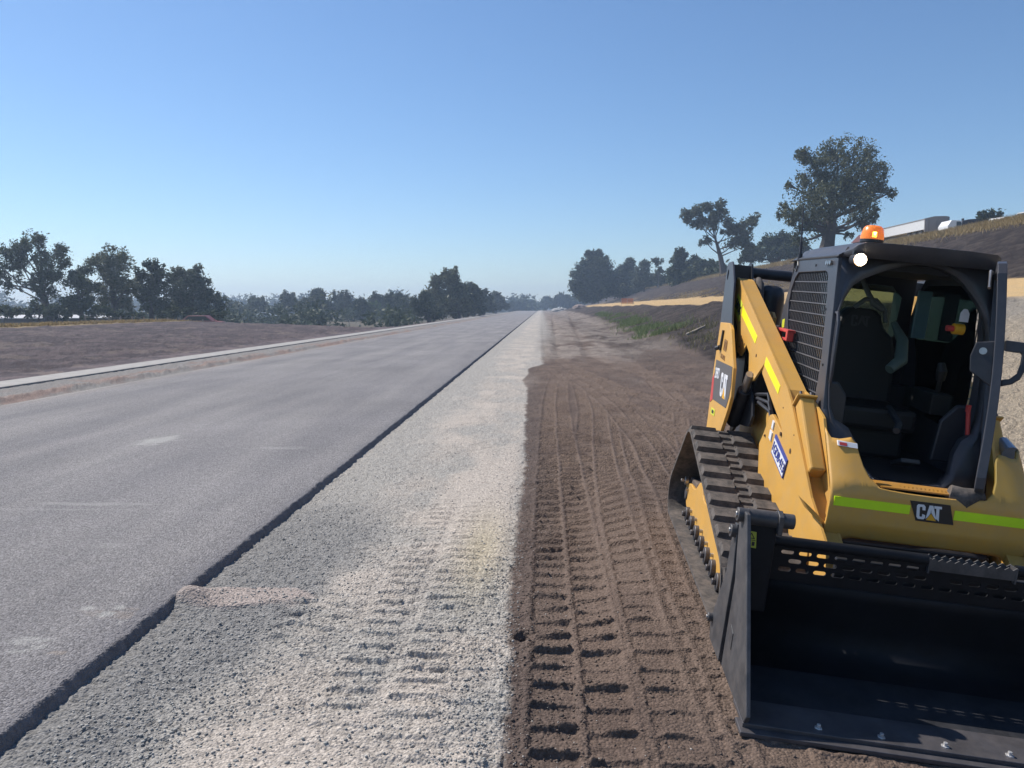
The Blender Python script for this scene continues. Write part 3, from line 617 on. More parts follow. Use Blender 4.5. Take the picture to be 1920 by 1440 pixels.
PX = np.array([-3000, -400, -120, -60, -45, -33, -28, -20, -13.2, -11.9, -11.0, -9.2, -1.9, -.1, 1.5, 2.8, 4.4, 5.4, 7, 11, 12.5, 20, 35, 38, 60, 120, 400, 3000.])
PZ = np.array([-3, -3, -2., -1.6, -.9, .5, .62,   .36, .05, .0, -.015, -.08, -.07, -.1, -.12, -.14, -.12, -.02, .42, 1.82, 1.95, 2.95, 8.05, 8.3, 8.9, 9.2, 10, 10.])
def base_z(X, Y):
    z = np.interp(X, PX, PZ)
    # left mound tapers towards the kerb past 62 m and the land drops away behind it
    t = sst(58, 82, Y)
    lowL = np.interp(X, [-3000, -60, -22, -14.5, -12.6], [-3, -1.8, -1.4, -.5, -.06])
    lm = np.where(X < -12.6, 1., 0.)
    z = z + (lowL - z) * t * lm
    # right: toe batter and bench die out far down the road
    t2 = sst(270, 330, Y) * sst(5, 6, X)
    zr = np.interp(X, [-100, 5, 12, 20, 35, 38, 60, 3000], [-.1, -.1, .3, 1.6, 7.6, 8, 8.6, 10])
    z = z + (zr - z) * t2
    t3 = sst(430, 640, Y) * sst(5, 8, X); z = z * (1 - t3) + t3 * -.5
    # toe wanders
    return z
MUn = np.array(MU)
nrm = MUn[:3, 2]; Tn = MUn[:3, 3]
def pad(X, Y):   # plane the loader stands on and weight
    zp = Tn[2] - (nrm[0] * (X - Tn[0]) + nrm[1] * (Y - Tn[1])) / nrm[2]
    du = (X - Tn[0]) * MUn[0, 0] + (Y - Tn[1]) * MUn[1, 0]; dv = (X - Tn[0]) * MUn[0, 1] + (Y - Tn[1]) * MUn[1, 1]
    w = (1 - sst(2.1, 3.0, np.maximum(du, 0))) * (1 - sst(1.4, 3.4, np.maximum(-du, 0))) * (1 - sst(1.15, 1.75, np.maximum(-dv, 0))) * (1 - sst(1.3, 3., np.maximum(dv, 0)))
    return zp, w, du, dv
# prints left by rubber tracks: (polyline of (Y, X centre)), later ones overprint earlier ones
PATHS = [
 [(19, 1.9), (16, 1.55), (12, 1.2), (8, .92), (5.5, .80), (1.5, .76)],
 [(28, 2.6), (21, 2.9), (15, 2.6), (11, 1.9), (8, 1.55)],
 [(26, .75), (20, 1.05), (16, 1.9), (12, 3.1), (9, 4.3)],
 [(30, .4), (22, .95), (17, 1.7), (13, 2.5), (10, 3.3), (7, 4.2)],
 [(34, 1.6), (25, 2.2), (18, 3.0), (14, 3.7), (11, 4.4)],
 [(24, .15), (19, .65), (15, 1.3), (11, 2.05), (9, 2.5), (6, 3.1)],
 [(20, .95), (17, .95), (13, .88), (9, .62), (7, .52), (5, .46), (1.5, .44)],
 [(21, .35), (18, 1.05), (14, 1.35), (10, 1.45), (7.5, 1.30), (5, 1.17), (1.5, 1.1)],
 [(20, .55), (18, .40), (15, .28), (11, .22), (8, .20), (5, .19), (1.5, .17)],
]
def prints(X, Y):
    h = np.zeros_like(X); wt = np.zeros_like(X)
    for k, P in enumerate(PATHS):
        P = sorted(P); ys = [p[0] for p in P]; xs = [p[1] for p in P]
        dd = np.array(ys); yy = np.linspace(ys[0], ys[-1], 400); xx = np.interp(yy, ys, xs)
        ker = np.ones(31) / 31; xs2 = np.convolve(np.pad(xx, 15, mode='edge'), ker, 'valid')
        seg = np.r_[0, np.cumsum(np.hypot(np.diff(yy), np.diff(xs2)))]
        xc = np.interp(Y, yy, xs2); s = np.interp(Y, yy, seg); sl = np.gradient(xs2, yy); c = 1 / np.sqrt(1 + np.interp(Y, yy, sl) ** 2)
        d = (X - xc) * c + .02 * vn(Y * 1.3, Y * 0, 50 + k); inr = (Y > ys[0] - .2) & (Y < ys[-1])
        sx = s - (X - xc) * np.interp(Y, yy, sl) * c
        ph = np.minimum(sx, 5.0) / .185 + np.clip(sx - 5.0, 0, 4.) / .215 + np.maximum(sx - 9.0, 0) / .28
        jit = .10 * vn(X * 2, Y * 2, 61 + k) + .20 * vn(X * 5, Y * 2.2, 63 + k)
        f = (ph + jit + np.where(d < 0, 0, .22)) % 1.0
        sg_ = .085 + .03 * sst(5, 9, Y); ridge = np.where(f > .42, np.exp(-((f - .42) / (1.7 * sg_)) ** 2), np.exp(-((f - .42) / (.7 * sg_)) ** 2))   # soil standing between two lugs, steeper on one side
        colm = sst(.235, .21, np.abs(d)) * sst(.012, .03, np.abs(np.abs(d) - 0))
        brk = np.clip(1.0 + (1.3 - .6 * sst(4, 7, Y)) * fbm(X * 9, Y * 7, 70 + k, 4, .55), .2, 1.45)
        mid = np.exp(-((np.abs(d)) / .022) ** 2) * .007
        body = colm * (-.013 - .004 * sst(4, 9, Y) + (.030 + .012 * sst(4.5, 8, Y)) * ridge * brk + (.006 - .004 * sst(4, 7, Y)) * fbm(X * 14, Y * 14, 77 + k, 3))
        berm = .008 * np.exp(-((np.abs(d) - .245) / .020) ** 2) * np.clip(1 + 2 * vn(X * 9, Y * 9, 90 + k), .2, 2)
        p = body + mid + berm
        w = sst(.30, .24, np.abs(d)) * inr * sst(ys[-1], ys[-1] - 4, Y)
        fade = 1.0 - .5 * sst(18, 27, Y)
        h = h * (1 - w) + p * w * fade; wt = np.maximum(wt, w * sst(.25, .2, np.abs(d)))
    return h, wt
def edge_x(Y):      # gravel / dirt boundary
    return np.interp(Y, [0, 3, 5, 8, 12, 16, 18.5, 20.5, 22, 24, 3000], [-.16, -.16, -.2, -.19, -.24, -.30, -.42, -.34, -.40, .05, .25]) + .05 * fbm(Y * .9, Y * 0 + 3, 5, 3) + .02 * vn(Y * 9, Y * 0, 6)
def lerp3(a, b, t): return a + (np.array(b) - a) * t[..., None]
def ground(X, Y, r):
    z = base_z(X, Y)
    ex = edge_x(Y) + .03 * fbm(X * 8, Y * 8, 8, 3)
    dw_ = .03 + .5 * sst(20, 45, Y); dirt = sst(-1, 1, (X - ex - .35 * sst(20, 45, Y) * fbm(X * 1.5, Y * .3, 160, 4)) / dw_)                     # 0 gravel .. 1 soil
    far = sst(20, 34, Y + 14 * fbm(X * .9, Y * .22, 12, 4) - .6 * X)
    near = 1 - sst(60, 160, r)
    toe = np.interp(Y, [0, 20, 40, 110, 200, 3000], [5.0, 5.0, 5.9, 7.0, 7.5, 7.5]) + .5 * fbm(Y * .15, X * 0, 15, 3)
    # ---- relief
    z = z + .05 * fbm(X * .35, Y * .35, 20, 3) * near * sst(-.4, 1.5, X) * (1 - sst(0, 1, 0 * X))
    fine = .75 * fbm(X * 36, Y * 40, 30, 3, .6) + .8 * fbm(X * 13, Y * 42, 31, 2, .5) * (X < .3); med = fbm(X * 7, Y * 7, 33, 4, .55)
    grav = np.where((X < ex) & (X > -12.4), 1., 0.)
    smo = sst(-.05, .30, fbm(X * 1.7, Y * 1.1, 108, 4) + .25 * fbm(X * .5, Y * .35, 100, 4)) * sst(-1.75, -1.2, X) * sst(-.18, -.32, X)
    hgt = grav * ((.012 * fine + .012 * med) * (1 - .7 * smo) + .008 * smo)
    shoulder = sst(-1.75, -1.0, X) * grav              # compacted strip with faint machine prints
    pr = vn(X * 2.2, Y * 12, 37) * sst(-1.3, -.9, X) * sst(-.25, -.5, X)
    fl_ = (Y / .15 + .45 * (X > -.72) + .25 * vn(X * 4, Y * 3, 38)) % 1; lugs = sst(0, .12, fl_) * sst(.62, .40, fl_) * sst(-1.02, -.94, X) * sst(-.40, -.48, X) * sst(.02, .06, np.abs(X + .72)) * np.clip(.55 + 1.6 * fbm(X * 1.2, Y * .8, 39, 2), 0, 1) * sst(9, 4, Y)
    f2 = (Y / .16 + .7 * np.abs(X + 1.35) / .3 + .3 * vn(X * 4, Y * 3, 36)) % 1; lugs = lugs + sst(0, .12, f2) * sst(.6, .4, f2) * sst(-1.55, -1.45, X) * sst(-1.08, -1.16, X) * np.clip(.3 + 2 * fbm(X * 1.5, Y * .9, 35, 2), 0, 1) * sst(5.0, 3.9, Y)
    lugs = lugs + .45 * np.exp(-((((Y / .11 + .3 * vn(X * 5, Y * 4, 34)) % 1) - .5) / .16) ** 2) * sst(-.85, -.6, X) * np.clip(.6 + 1.5 * fbm(X * 1.5, Y * .6, 33, 2), 0, 1) * sst(16, 6, Y)
    hgt = hgt + shoulder * (.008 * pr) + grav * .022 * lugs
    soil = dirt * (.010 * fine + .016 * med)
    ph, pw = prints(X, Y)
    inz = (X > -.2) & (X < 6.5) & (Y < 36)
    pw = pw * inz * dirt; 
    hgt = hgt + soil * (1 - (.80 + .12 * sst(4, 7, Y)) * pw) + ph * inz * dirt
    rut = np.exp(-((X - .55 - .012 * (Y - 24)) / .18) ** 2) + np.exp(-((X - 1.6 - .03 * (Y - 24)) / .2) ** 2) + .7 * np.exp(-((X - .1) / .12) ** 2)
    hgt = hgt + far * dirt * (X < toe) * (-.05 * rut * sst(20, 26, Y) + .05 * fbm(X * 2.2, Y * .7, 41, 4) * sst(18, 30, Y))
    # rough broken ground between prints and the batter
    rough = sst(2.6, 3.4, X) * (1 - sst(toe, toe + .5, X)) * dirt * (1 - pw)
    hgt = hgt + rough * .05 * fbm(X * 2.0, Y * 1.5, 45, 4, .6)
    # batters
    bat = sst(toe, toe + .6, X)
    low = bat * (1 - sst(11, 12.2, X)); bench = sst(11.2, 12.2, X) * (1 - sst(19.3, 20.4, X + 1.2 * fbm(Y * .25, X * 0, 47, 3))); up = sst(19.3, 20.4, X + 1.2 * fbm(Y * .25, X * 0, 47, 3)) * (1 - sst(34, 35.5, X)); top = sst(34, 35.5, X)
    z = z + sst(10.2, 11.2, X) * (1 - sst(11.4, 13, X)) * .30 * fbm(Y * .16, X * .2, 49, 4, .6)
    hgt = hgt + (low + up) * (.09 * fbm(X * 1.6, Y * 1.6, 51, 5, .68))
    mound = sst(-12.5, -13.2, X) * (1 - sst(60, 80, Y + (X + 13) * -0.0)) 
    hgt = hgt + mound * .09 * fbm(X * 1.8, Y * 1.8, 55, 5, .68)
    hgt = hgt + sst(-9.1, -9.3, X) * sst(-11.0, -10.8, X) * (.07 * np.exp(-((X + 9.9 + .15 * vn(Y * .4, Y * 0, 57)) / .17) ** 2) * (1 + fbm(X * 6, Y * 6, 58, 3)) + .02 * med)
    # sandy washout across the asphalt edge, and a small hole
    so = np.exp(-(((X + 1.75) / .42) ** 2 + ((Y - 4.36 - .10 * (X + 1.8)) / (.17)) ** 2) ** 1.0)
    sandm = sst(.30, .55, so + .25 * fbm(X * 9, Y * 9, 60, 3))
    hgt = hgt * (1 - .7 * sandm) + sandm * .018 + .075 * np.exp(-(((X + 2.06) / .11) ** 2 + ((Y - 4.3) / .11) ** 2))
    hole = np.exp(-((((X + .09) / .045) ** 2 + ((Y - 3.97) / .05) ** 2)) ** 2)
    hgt = hgt - .05 * hole
    z = z + hgt
    # loader pad
    zp, w, du, dv = pad(X, Y)
    z = z * (1 - w) + (zp - .012 + hgt * .5) * w
    # under the asphalt the sheet dives a little
    z = np.where((X < -2.1) & (X > -9.0), z - .06 * sst(-2.1, -2.2, X) * sst(-9.0, -8.9, X), z)
    # ---- albedo (kind of material only)
    big = fbm(X * .5, Y * .35, 100, 4); mid_ = fbm(X * 2.3, Y * 1.6, 104, 4)
    g1, g2, g3 = (.325, .305, .275), (.40, .35, .30), (.215, .208, .198)
    C = np.zeros(X.shape + (3,)) + np.array(g1)
    smooth = sst(-.05, .30, fbm(X * 1.7, Y * 1.1, 108, 4) + .25 * big) * sst(-1.75, -1.2, X + .3 * mid_) * sst(-.18, -.32, X) * grav
    C = lerp3(C, g2, np.clip(.35 + 1.3 * mid_, 0, .7) * sst(-1.6, -1.1, X)); C = lerp3(C, (.44, .385, .33), smooth * .85)
    C = lerp3(C, (.42, .36, .24), .65 * np.exp(-(((X + .42) / .16) ** 2 + ((Y - 5.4) / .9) ** 2)))
    C = lerp3(C, g3, sst(-1.15, -1.45, X + .5 * big + .25 * mid_) * (1 - sst(5.5, 8, Y + 3 * big)) * sst(-2.4, -2.3, X))
    C = lerp3(C, (.36, .30, .265), sandm * .9)
    # left verge
    verge = sst(-9.0, -9.2, X)
    C = lerp3(C, (.22, .205, .19), verge); C = lerp3(C, (.24, .165, .135), verge * np.clip(sst(-10.7, -10.2, X + .9 * mid_) * sst(-9.2, -9.5, X) * (.35 + 1.6 * fbm(X * 3, Y * .8, 140, 4)), 0, .8))
    # soil
    sA, sB = (.098, .069, .055), (.142, .102, .079)
    S = np.zeros_like(C) + np.array(sA); S = lerp3(S, sB, np.clip(.4 + 1.2 * mid_ + .5 * pw, 0, 1))
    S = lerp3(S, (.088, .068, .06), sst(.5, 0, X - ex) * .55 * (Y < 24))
    S = lerp3(S, (.080, .062, .053), np.clip(rough * (.3 + big), 0, .7))
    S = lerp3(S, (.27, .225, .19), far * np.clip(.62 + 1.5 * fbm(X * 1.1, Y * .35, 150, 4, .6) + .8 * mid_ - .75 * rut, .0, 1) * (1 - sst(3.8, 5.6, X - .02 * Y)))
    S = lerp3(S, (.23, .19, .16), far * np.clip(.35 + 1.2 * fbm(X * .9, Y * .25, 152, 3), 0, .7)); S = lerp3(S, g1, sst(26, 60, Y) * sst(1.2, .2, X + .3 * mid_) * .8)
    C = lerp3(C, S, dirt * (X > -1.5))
    mul1, mul2 = (.042, .032, .029), (.10, .078, .066)
    Mc = np.zeros_like(C) + np.array(mul1); Mc = lerp3(Mc, mul2, np.clip(.4 + 1.3 * fbm(X * 1.6, Y * 1.6, 51, 5, .68) + .4 * big, 0, 1))
    C = lerp3(C, Mc, np.clip(low + up, 0, 1))
    pale = (1 - sst(17.5, 21, Y + 1.2 * big)) * sst(toe - 1.0, toe, X) * (1 - sst(11.2, 13, X))
    C = lerp3(C, (.56, .46, .34), pale); C = lerp3(C, (.42, .38, .33), pale * sst(8.6, 10.5, X + mid_) * .8)
    C = lerp3(C, (.50, .335, .155), bench); C = lerp3(C, (.46, .33, .18), bench * np.clip(.3 + 1.5 * mid_, 0, .6))
    C = lerp3(C, (.26, .19, .10), top)
    C = lerp3(C, (.24, .18, .10), np.clip(up * sst(.10, .35, fbm(X * .5, Y * .12, 120, 3)) * sst(25, 20, X), 0, .6))
    # left mound
    Lm = np.zeros_like(C) + np.array((.085, .068, .072)); Lm = lerp3(Lm, (.135, .105, .105), np.clip(.3 + 2.6 * fbm(X * 1.6, Y * .8, 125, 5, .7), 0, 1)); Lm = lerp3(Lm, (.19, .15, .13), .7 * sst(.30, .45, fbm(X * .7, Y * .9, 128, 5, .7)))
    C = lerp3(C, Lm, sst(-11.9, -12.2, X)); 
    C = lerp3(C, (.33, .245, .13), sst(-27.0, -28.6, X + .6 * big)); C = lerp3(C, (.12, .105, .065), sst(-36, -40, X))
    ends = sst(-12.6, -13, X) * sst(76, 84, Y - .25 * (X + 13)); C = lerp3(C, (.28, .215, .16), ends * sst(-22, -16, X)); C = lerp3(C, (.10, .085, .06), ends * sst(-16, -24, X))
    C = lerp3(C, (.06, .06, .04), sst(500, 640, Y))
    C = C * (1 + .10 * fine[..., None])
    rough_ = np.clip(low + up + .7 * mound + .5 * far * (X > 0) + .35 * rough, 0, 1)
    return z, np.concatenate([np.clip(C, 0, 1), rough_[..., None]], -1)
def fan(th, r, name, mat):
    TH, RR = np.meshgrid(th, r); X = (RR * np.sin(TH)); Y = RR * np.cos(TH)
    z, C = ground(X, Y, RR)
    V = np.stack([X, Y, z], -1).reshape(-1, 3); nr, nt_ = TH.shape
    i = np.arange(nr - 1)[:, None] * nt_ + np.arange(nt_ - 1)[None, :]
    Q = np.stack([i, i + 1, i + nt_ + 1, i + nt_], -1).reshape(-1, 4)
    me = fast_mesh(name, V, Q)
    at_ = me.color_attributes.new('tint', 'FLOAT_COLOR', 'POINT')
    at_.data.foreach_set('color', C.reshape(-1, 4).astype(np.float32).ravel())
    o = link_mesh(name, me, mat, smooth=True); tag(o, kind='structure'); return o
def ground_mat():
    m, nt, b = newmat('soil_and_gravel'); L = nt.links.new
    at_ = N(nt, 'ShaderNodeAttribute'); at_.attribute_name = 'tint'
    tc = N(nt, 'ShaderNodeTexCoord')
    n1 = N(nt, 'ShaderNodeTexNoise'); n1.inputs['Scale'].default_value = 55; n1.inputs['Detail'].default_value = 6; n1.inputs['Roughness'].default_value = .7
    L(tc.outputs['Object'], n1.inputs['Vector'])
    mr = N(nt, 'ShaderNodeMapRange'); mr.inputs[1].default_value = .3; mr.inputs[2].default_value = .7; mr.inputs[3].default_value = .62; mr.inputs[4].default_value = 1.42
    L(n1.outputs[0], mr.inputs[0])
    vo = N(nt, 'ShaderNodeTexVoronoi'); vo.inputs['Scale'].default_value = 75; L(tc.outputs['Object'], vo.inputs['Vector'])
    mv = N(nt, 'ShaderNodeMapRange'); mv.inputs[3].default_value = .8; mv.inputs[4].default_value = 1.2
    sep = N(nt, 'ShaderNodeSeparateColor'); L(vo.outputs['Color'], sep.inputs[0]); L(sep.outputs[0], mv.inputs[0])
    mu = N(nt, 'ShaderNodeMath', operation='MULTIPLY'); L(mr.outputs[0], mu.inputs[0]); L(mv.outputs[0], mu.inputs[1])
    vm_ = N(nt, 'ShaderNodeVectorMath', operation='SCALE'); L(at_.outputs['Color'], vm_.inputs[0]); L(mu.outputs[0], vm_.inputs['Scale'])
    L(vm_.outputs[0], b.inputs['Base Color']); b.inputs['Roughness'].default_value = .95; b.inputs['Specular IOR Level'].default_value = .2
    ad = N(nt, 'ShaderNodeMath', operation='SUBTRACT'); L(n1.outputs[0], ad.inputs[0]); L(vo.outputs['Distance'], ad.inputs[1])
    bp = N(nt, 'ShaderNodeBump'); bp.inputs['Strength'].default_value = .7; bp.inputs['Distance'].default_value = .012
    L(ad.outputs[0], bp.inputs['Height'])
    n5 = N(nt, 'ShaderNodeTexNoise'); n5.inputs['Scale'].default_value = 4.5; n5.inputs['Detail'].default_value = 6; n5.inputs['Roughness'].default_value = .7; L(tc.outputs['Object'], n5.inputs['Vector'])
    b2 = N(nt, 'ShaderNodeBump'); b2.inputs['Distance'].default_value = .42; L(at_.outputs['Alpha'], b2.inputs['Strength']); L(n5.outputs[0], b2.inputs['Height']); L(bp.outputs[0], b2.inputs['Normal']); L(b2.outputs[0], b.inputs['Normal'])
    return m
GM = ground_mat()
HT = yaw
th = np.concatenate([np.linspace(-2.0, -R(38) - HT, 60)[:-1], np.linspace(-R(38) - HT, R(37) - HT, 960), np.linspace(R(37) - HT, 2.0, 60)[1:]])
rows = 1.75 * F / np.linspace(960, 96, 820)      # evenly fine on the near ground
r_ = np.concatenate([[0.02, .3, .8, 1.4, 2.0], rows[rows > 2.4]])
rl_ = [r_[-1]]
while rl_[-1] < 420: rl_.append(rl_[-1] * 1.0095)
while rl_[-1] < 3000: rl_.append(rl_[-1] * 1.06)
r_ = np.concatenate([r_, rl_[1:]])
fan(th, r_, 'ground', GM)

# ---- asphalt
def asphalt_mat():
    m, nt, b = newmat('dusty_asphalt'); L = nt.links.new
    tc = N(nt, 'ShaderNodeTexCoord')
    mp = N(nt, 'ShaderNodeMapping'); mp.inputs['Scale'].default_value = (1.1, .12, 1); L(tc.outputs['Object'], mp.inputs[0])
    n0 = N(nt, 'ShaderNodeTexNoise'); n0.inputs['Scale'].default_value = 1.3; n0.inputs['Detail'].default_value = 5; L(mp.outputs[0], n0.inputs['Vector'])
    cr_ = N(nt, 'ShaderNodeValToRGB'); e = cr_.color_ramp.elements; e[0].position = .3; e[0].color = (.168, .159, .163, 1); e[1].position = .72; e[1].color = (.25, .234, .226, 1)
    L(n0.outputs[0], cr_.inputs[0])
    n4 = N(nt, 'ShaderNodeTexNoise'); n4.inputs['Scale'].default_value = .35; n4.inputs['Detail'].default_value = 4; L(tc.outputs['Object'], n4.inputs['Vector'])
    m4 = N(nt, 'ShaderNodeMapRange'); m4.inputs[1].default_value = .35; m4.inputs[2].default_value = .7; m4.inputs[3].default_value = .9; m4.inputs[4].default_value = 1.1; L(n4.outputs[0], m4.inputs[0])
    n1 = N(nt, 'ShaderNodeTexVoronoi'); n1.inputs['Scale'].default_value = 95; L(tc.outputs['Object'], n1.inputs['Vector'])
    sp_ = N(nt, 'ShaderNodeSeparateColor'); L(n1.outputs['Color'], sp_.inputs[0])
    m1 = N(nt, 'ShaderNodeMapRange'); m1.inputs[3].default_value = .62; m1.inputs[4].default_value = 1.4; L(sp_.outputs[0], m1.inputs[0])
    n3 = N(nt, 'ShaderNodeTexNoise'); n3.inputs['Scale'].default_value = 30; n3.inputs['Detail'].default_value = 5; n3.inputs['Roughness'].default_value = .7; L(tc.outputs['Object'], n3.inputs['Vector'])
    m3 = N(nt, 'ShaderNodeMapRange'); m3.inputs[1].default_value = .3; m3.inputs[2].default_value = .7; m3.inputs[3].default_value = .84; m3.inputs[4].default_value = 1.16; L(n3.outputs[0], m3.inputs[0])
    a = N(nt, 'ShaderNodeMath', operation='MULTIPLY'); L(m1.outputs[0], a.inputs[0]); L(m3.outputs[0], a.inputs[1])
    a2 = N(nt, 'ShaderNodeMath', operation='MULTIPLY'); L(a.outputs[0], a2.inputs[0]); L(m4.outputs[0], a2.inputs[1])
    vm_ = N(nt, 'ShaderNodeVectorMath', operation='SCALE'); L(cr_.outputs[0], vm_.inputs[0]); L(a2.outputs[0], vm_.inputs['Scale'])
    # chalky spots of spilt lime and the painted shade of the stepped edge, carried as an attribute
    at_ = N(nt, 'ShaderNodeAttribute'); at_.attribute_name = 'stain_shade'
    mx = N(nt, 'ShaderNodeMix', data_type='RGBA'); L(at_.outputs['Alpha'], mx.inputs[0]); L(vm_.outputs[0], mx.inputs[6]); L(at_.outputs['Color'], mx.inputs[7])
    L(mx.outputs[2], b.inputs['Base Color']); b.inputs['Roughness'].default_value = .88; b.inputs['Specular IOR Level'].default_value = .3
    ad = N(nt, 'ShaderNodeMath', operation='SUBTRACT'); L(n3.outputs[0], ad.inputs[0]); L(n1.outputs['Distance'], ad.inputs[1])
    bp = N(nt, 'ShaderNodeBump'); bp.inputs['Strength'].default_value = .8; bp.inputs['Distance'].default_value = .010
    L(ad.outputs[0], bp.inputs['Height']); L(bp.outputs[0], b.inputs['Normal'])
    return m
ys = [-12, -4, 0, 1, 2, 2.6]
while ys[-1] < 40: ys.append(ys[-1] + max(.010, .0016 * ys[-1] ** 2 * .45))
while ys[-1] < 900: ys.append(ys[-1] * 1.03)
ys = np.array(ys)
xs = np.concatenate([[-9.3, -9.22, -9.15, -9.0], np.linspace(-8.9, -2.7, 90), np.linspace(-2.66, -2.2, 40), np.linspace(-2.19, -1.97, 34)])
XX, YY = np.meshgrid(xs, ys)
wob = .012 * fbm(YY * 1.7, YY * 0, 200, 4, .6) * sst(-2.7, -2.2, XX)
t_ = sst(-2.17, -2.02, XX + 0)
zz_ = .0 - .105 * sst(0, 1, (XX + 2.12) / .07) - .010 * sst(-2.35, -2.15, XX)
rgh = fbm(XX * 60, YY * 60, 210, 3, .6) * .009 + fbm(XX * 14, YY * 14, 214, 3) * .003
zz_ = zz_ + rgh * sst(-2.25, -2.10, XX) + .0018 * fbm(XX * 30, YY * 30, 220, 3)
zz_ = np.where(XX < -9.18, -.12, zz_); 
V = np.stack([XX + wob + .012 * fbm(XX * 20, YY * 20, 230, 3) * sst(-2.25, -2.1, XX), YY, zz_], -1).reshape(-1, 3)
nr, nc = XX.shape; i = np.arange(nr - 1)[:, None] * nc + np.arange(nc - 1)[None, :]
Q = np.stack([i, i + 1, i + nc + 1, i + nc], -1).reshape(-1, 4)
me = fast_mesh('road', V, Q)
st_ = np.zeros(XX.shape + (4,)); 
def spot(px, py, rx, ry, s, c):
    global st_
    p = at(px, py, 1); p = Vector((0, 0, EYE)) + (p - Vector((0, 0, EYE))) * (EYE / (EYE - p.z))
    d = ((XX - p.x) / rx) ** 2 + ((YY - p.y) / ry) ** 2 + 1.6 * fbm(XX * 9 / max(.2, rx * 3), YY * 9 / max(.2, ry * 3), int(px), 4)
    a = .75 * s * sst(1.5, .1, d); m_ = a > st_[..., 3]
    for k in range(3): st_[..., k] = np.where(m_, c[k], st_[..., k])
    st_[..., 3] = np.maximum(st_[..., 3], a)
CH = (.42, .41, .38); TAN = (.29, .235, .19)
for a in [(298, 825, .22, .35, .8), (200, 1152, .05, .04, .8), (165, 1141, .05, .03, .8), (225, 1138, .04, .03, .7), (232, 1164, .04, .03, .6), (60, 1200, .10, .04, .55), (38, 1205, .06, .03, .5), (70, 1213, .05, .03, .6), (35, 1222, .05, .03, .5), (70, 1333, .035, .022, .85), (98, 1325, .04, .022, .85), (170, 945, .55, .05, .45), (60, 955, .9, .04, .25), (360, 960, .3, .03, .25), (535, 840, .35, .1, .35), (430, 955, .03, .03, .5), (200, 1023, .12, .06, .3)]: spot(*a, CH)
for a in [(330, 1140, .12, .09, .85), (270, 1150, .28, .09, .45), (110, 1224, .05, .02, .6), (380, 1125, .1, .06, .5), (90, 1345, .14, .03, .4)]: spot(*a, TAN)
dk_ = sst(-2.24, -2.10, XX + .05 * fbm(XX * 6, YY * 2, 240, 3)) * .9 * (1 - .85 * np.exp(-((YY - 4.3) / .16) ** 2)); m_ = dk_ > st_[..., 3]  # shade of the step's side face, painted as a darker band
for k, c in enumerate((.165, .158, .165)): st_[..., k] = np.where(m_, c * (1 + .4 * fbm(XX * 60, YY * 60, 250, 2)), st_[..., k])
st_[..., 3] = np.maximum(st_[..., 3], dk_)
wt_ = .30 * np.exp(-((XX + 9.05 + .15 * fbm(YY * .5, YY * 0, 260, 3)) / .22) ** 2); m_ = wt_ > st_[..., 3]
for k, c in enumerate((.27, .23, .19)): st_[..., k] = np.where(m_, c, st_[..., k])
st_[..., 3] = np.maximum(st_[..., 3], wt_)
ta = me.color_attributes.new('stain_shade', 'FLOAT_COLOR', 'POINT'); ta.data.foreach_set('color', st_.astype(np.float32).ravel())
tag(link_mesh('road', me, asphalt_mat(), smooth=True), kind='structure')

# ---- concrete edge strip on the far side
CONC = paint('pale_concrete', (.31, .295, .27), .85, var=.2, scale=3, bump=.3, bscale=40, dust=.3, dustc=(.28, .2, .16))
k = MB(); yk = [-14, 0, 10, 20, 40, 80, 160, 320, 640, 900]; vs = []
for y in yk:
    for x, z in ((-11.85, -.3), (-11.85, .040), (-11.82, .05), (-11.16, .030), (-11.12, .02), (-11.12, -.3)): vs.append((x, y, z))
k.add(vs, [(i * 6 + j, i * 6 + j + 1, (i + 1) * 6 + j + 1, (i + 1) * 6 + j) for i in range(len(yk) - 1) for j in range(5)]); tag(k.build('kerb', CONC), kind='structure')

# ---- loose stones (crushed rock) and soil clods, far too many to count
def stones(name, n, fx, mat, smin, smax):
    ico = bmesh.new(); bmesh.ops.create_icosphere(ico, subdivisions=1, radius=1); bv = np.array([v.co[:] for v in ico.verts]); bf = np.array([[v.index for v in f.verts] for f in ico.faces]); ico.free()
    X, Y = fx(n); n = len(X); Z, _ = ground(X, Y, np.hypot(X, Y)); s = rng.uniform(0, 1, n) ** 2.2 * (smax - smin) + smin
    sc = rng.uniform(.6, 1.3, (n, 1, 3)) * s[:, None, None]; sc[..., 2] *= .7
    P = bv[None] * (1 + rng.uniform(-.25, .25, (n, len(bv), 1))); a = rng.uniform(0, 6.28, n); c, s_ = np.cos(a)[:, None], np.sin(a)[:, None]
    P = P * sc; x = P[..., 0] * c - P[..., 1] * s_; y = P[..., 0] * s_ + P[..., 1] * c; P = np.stack([x + X[:, None], y + Y[:, None], P[..., 2] + (Z + s * .25)[:, None]], -1)
    Fc = bf[None] + np.arange(n)[:, None, None] * len(bv)
    o = link_mesh(name, fast_mesh(name, P.reshape(-1, 3), Fc.reshape(-1, 3)), mat); return o
def rocky(name, c0, c1):
    m, nt, b = newmat(name); L = nt.links.new; g = N(nt, 'ShaderNodeNewGeometry'); r = N(nt, 'ShaderNodeValToRGB'); e = r.color_ramp.elements; e[0].color = (*c0, 1); e[1].color = (*c1, 1)
    L(g.outputs['Random Per Island'], r.inputs[0]); L(r.outputs[0], b.inputs['Base Color']); b.inputs['Roughness'].default_value = .9; return m
def dist_y(n, a, b): return 1 / rng.uniform(1 / b, 1 / a, n)
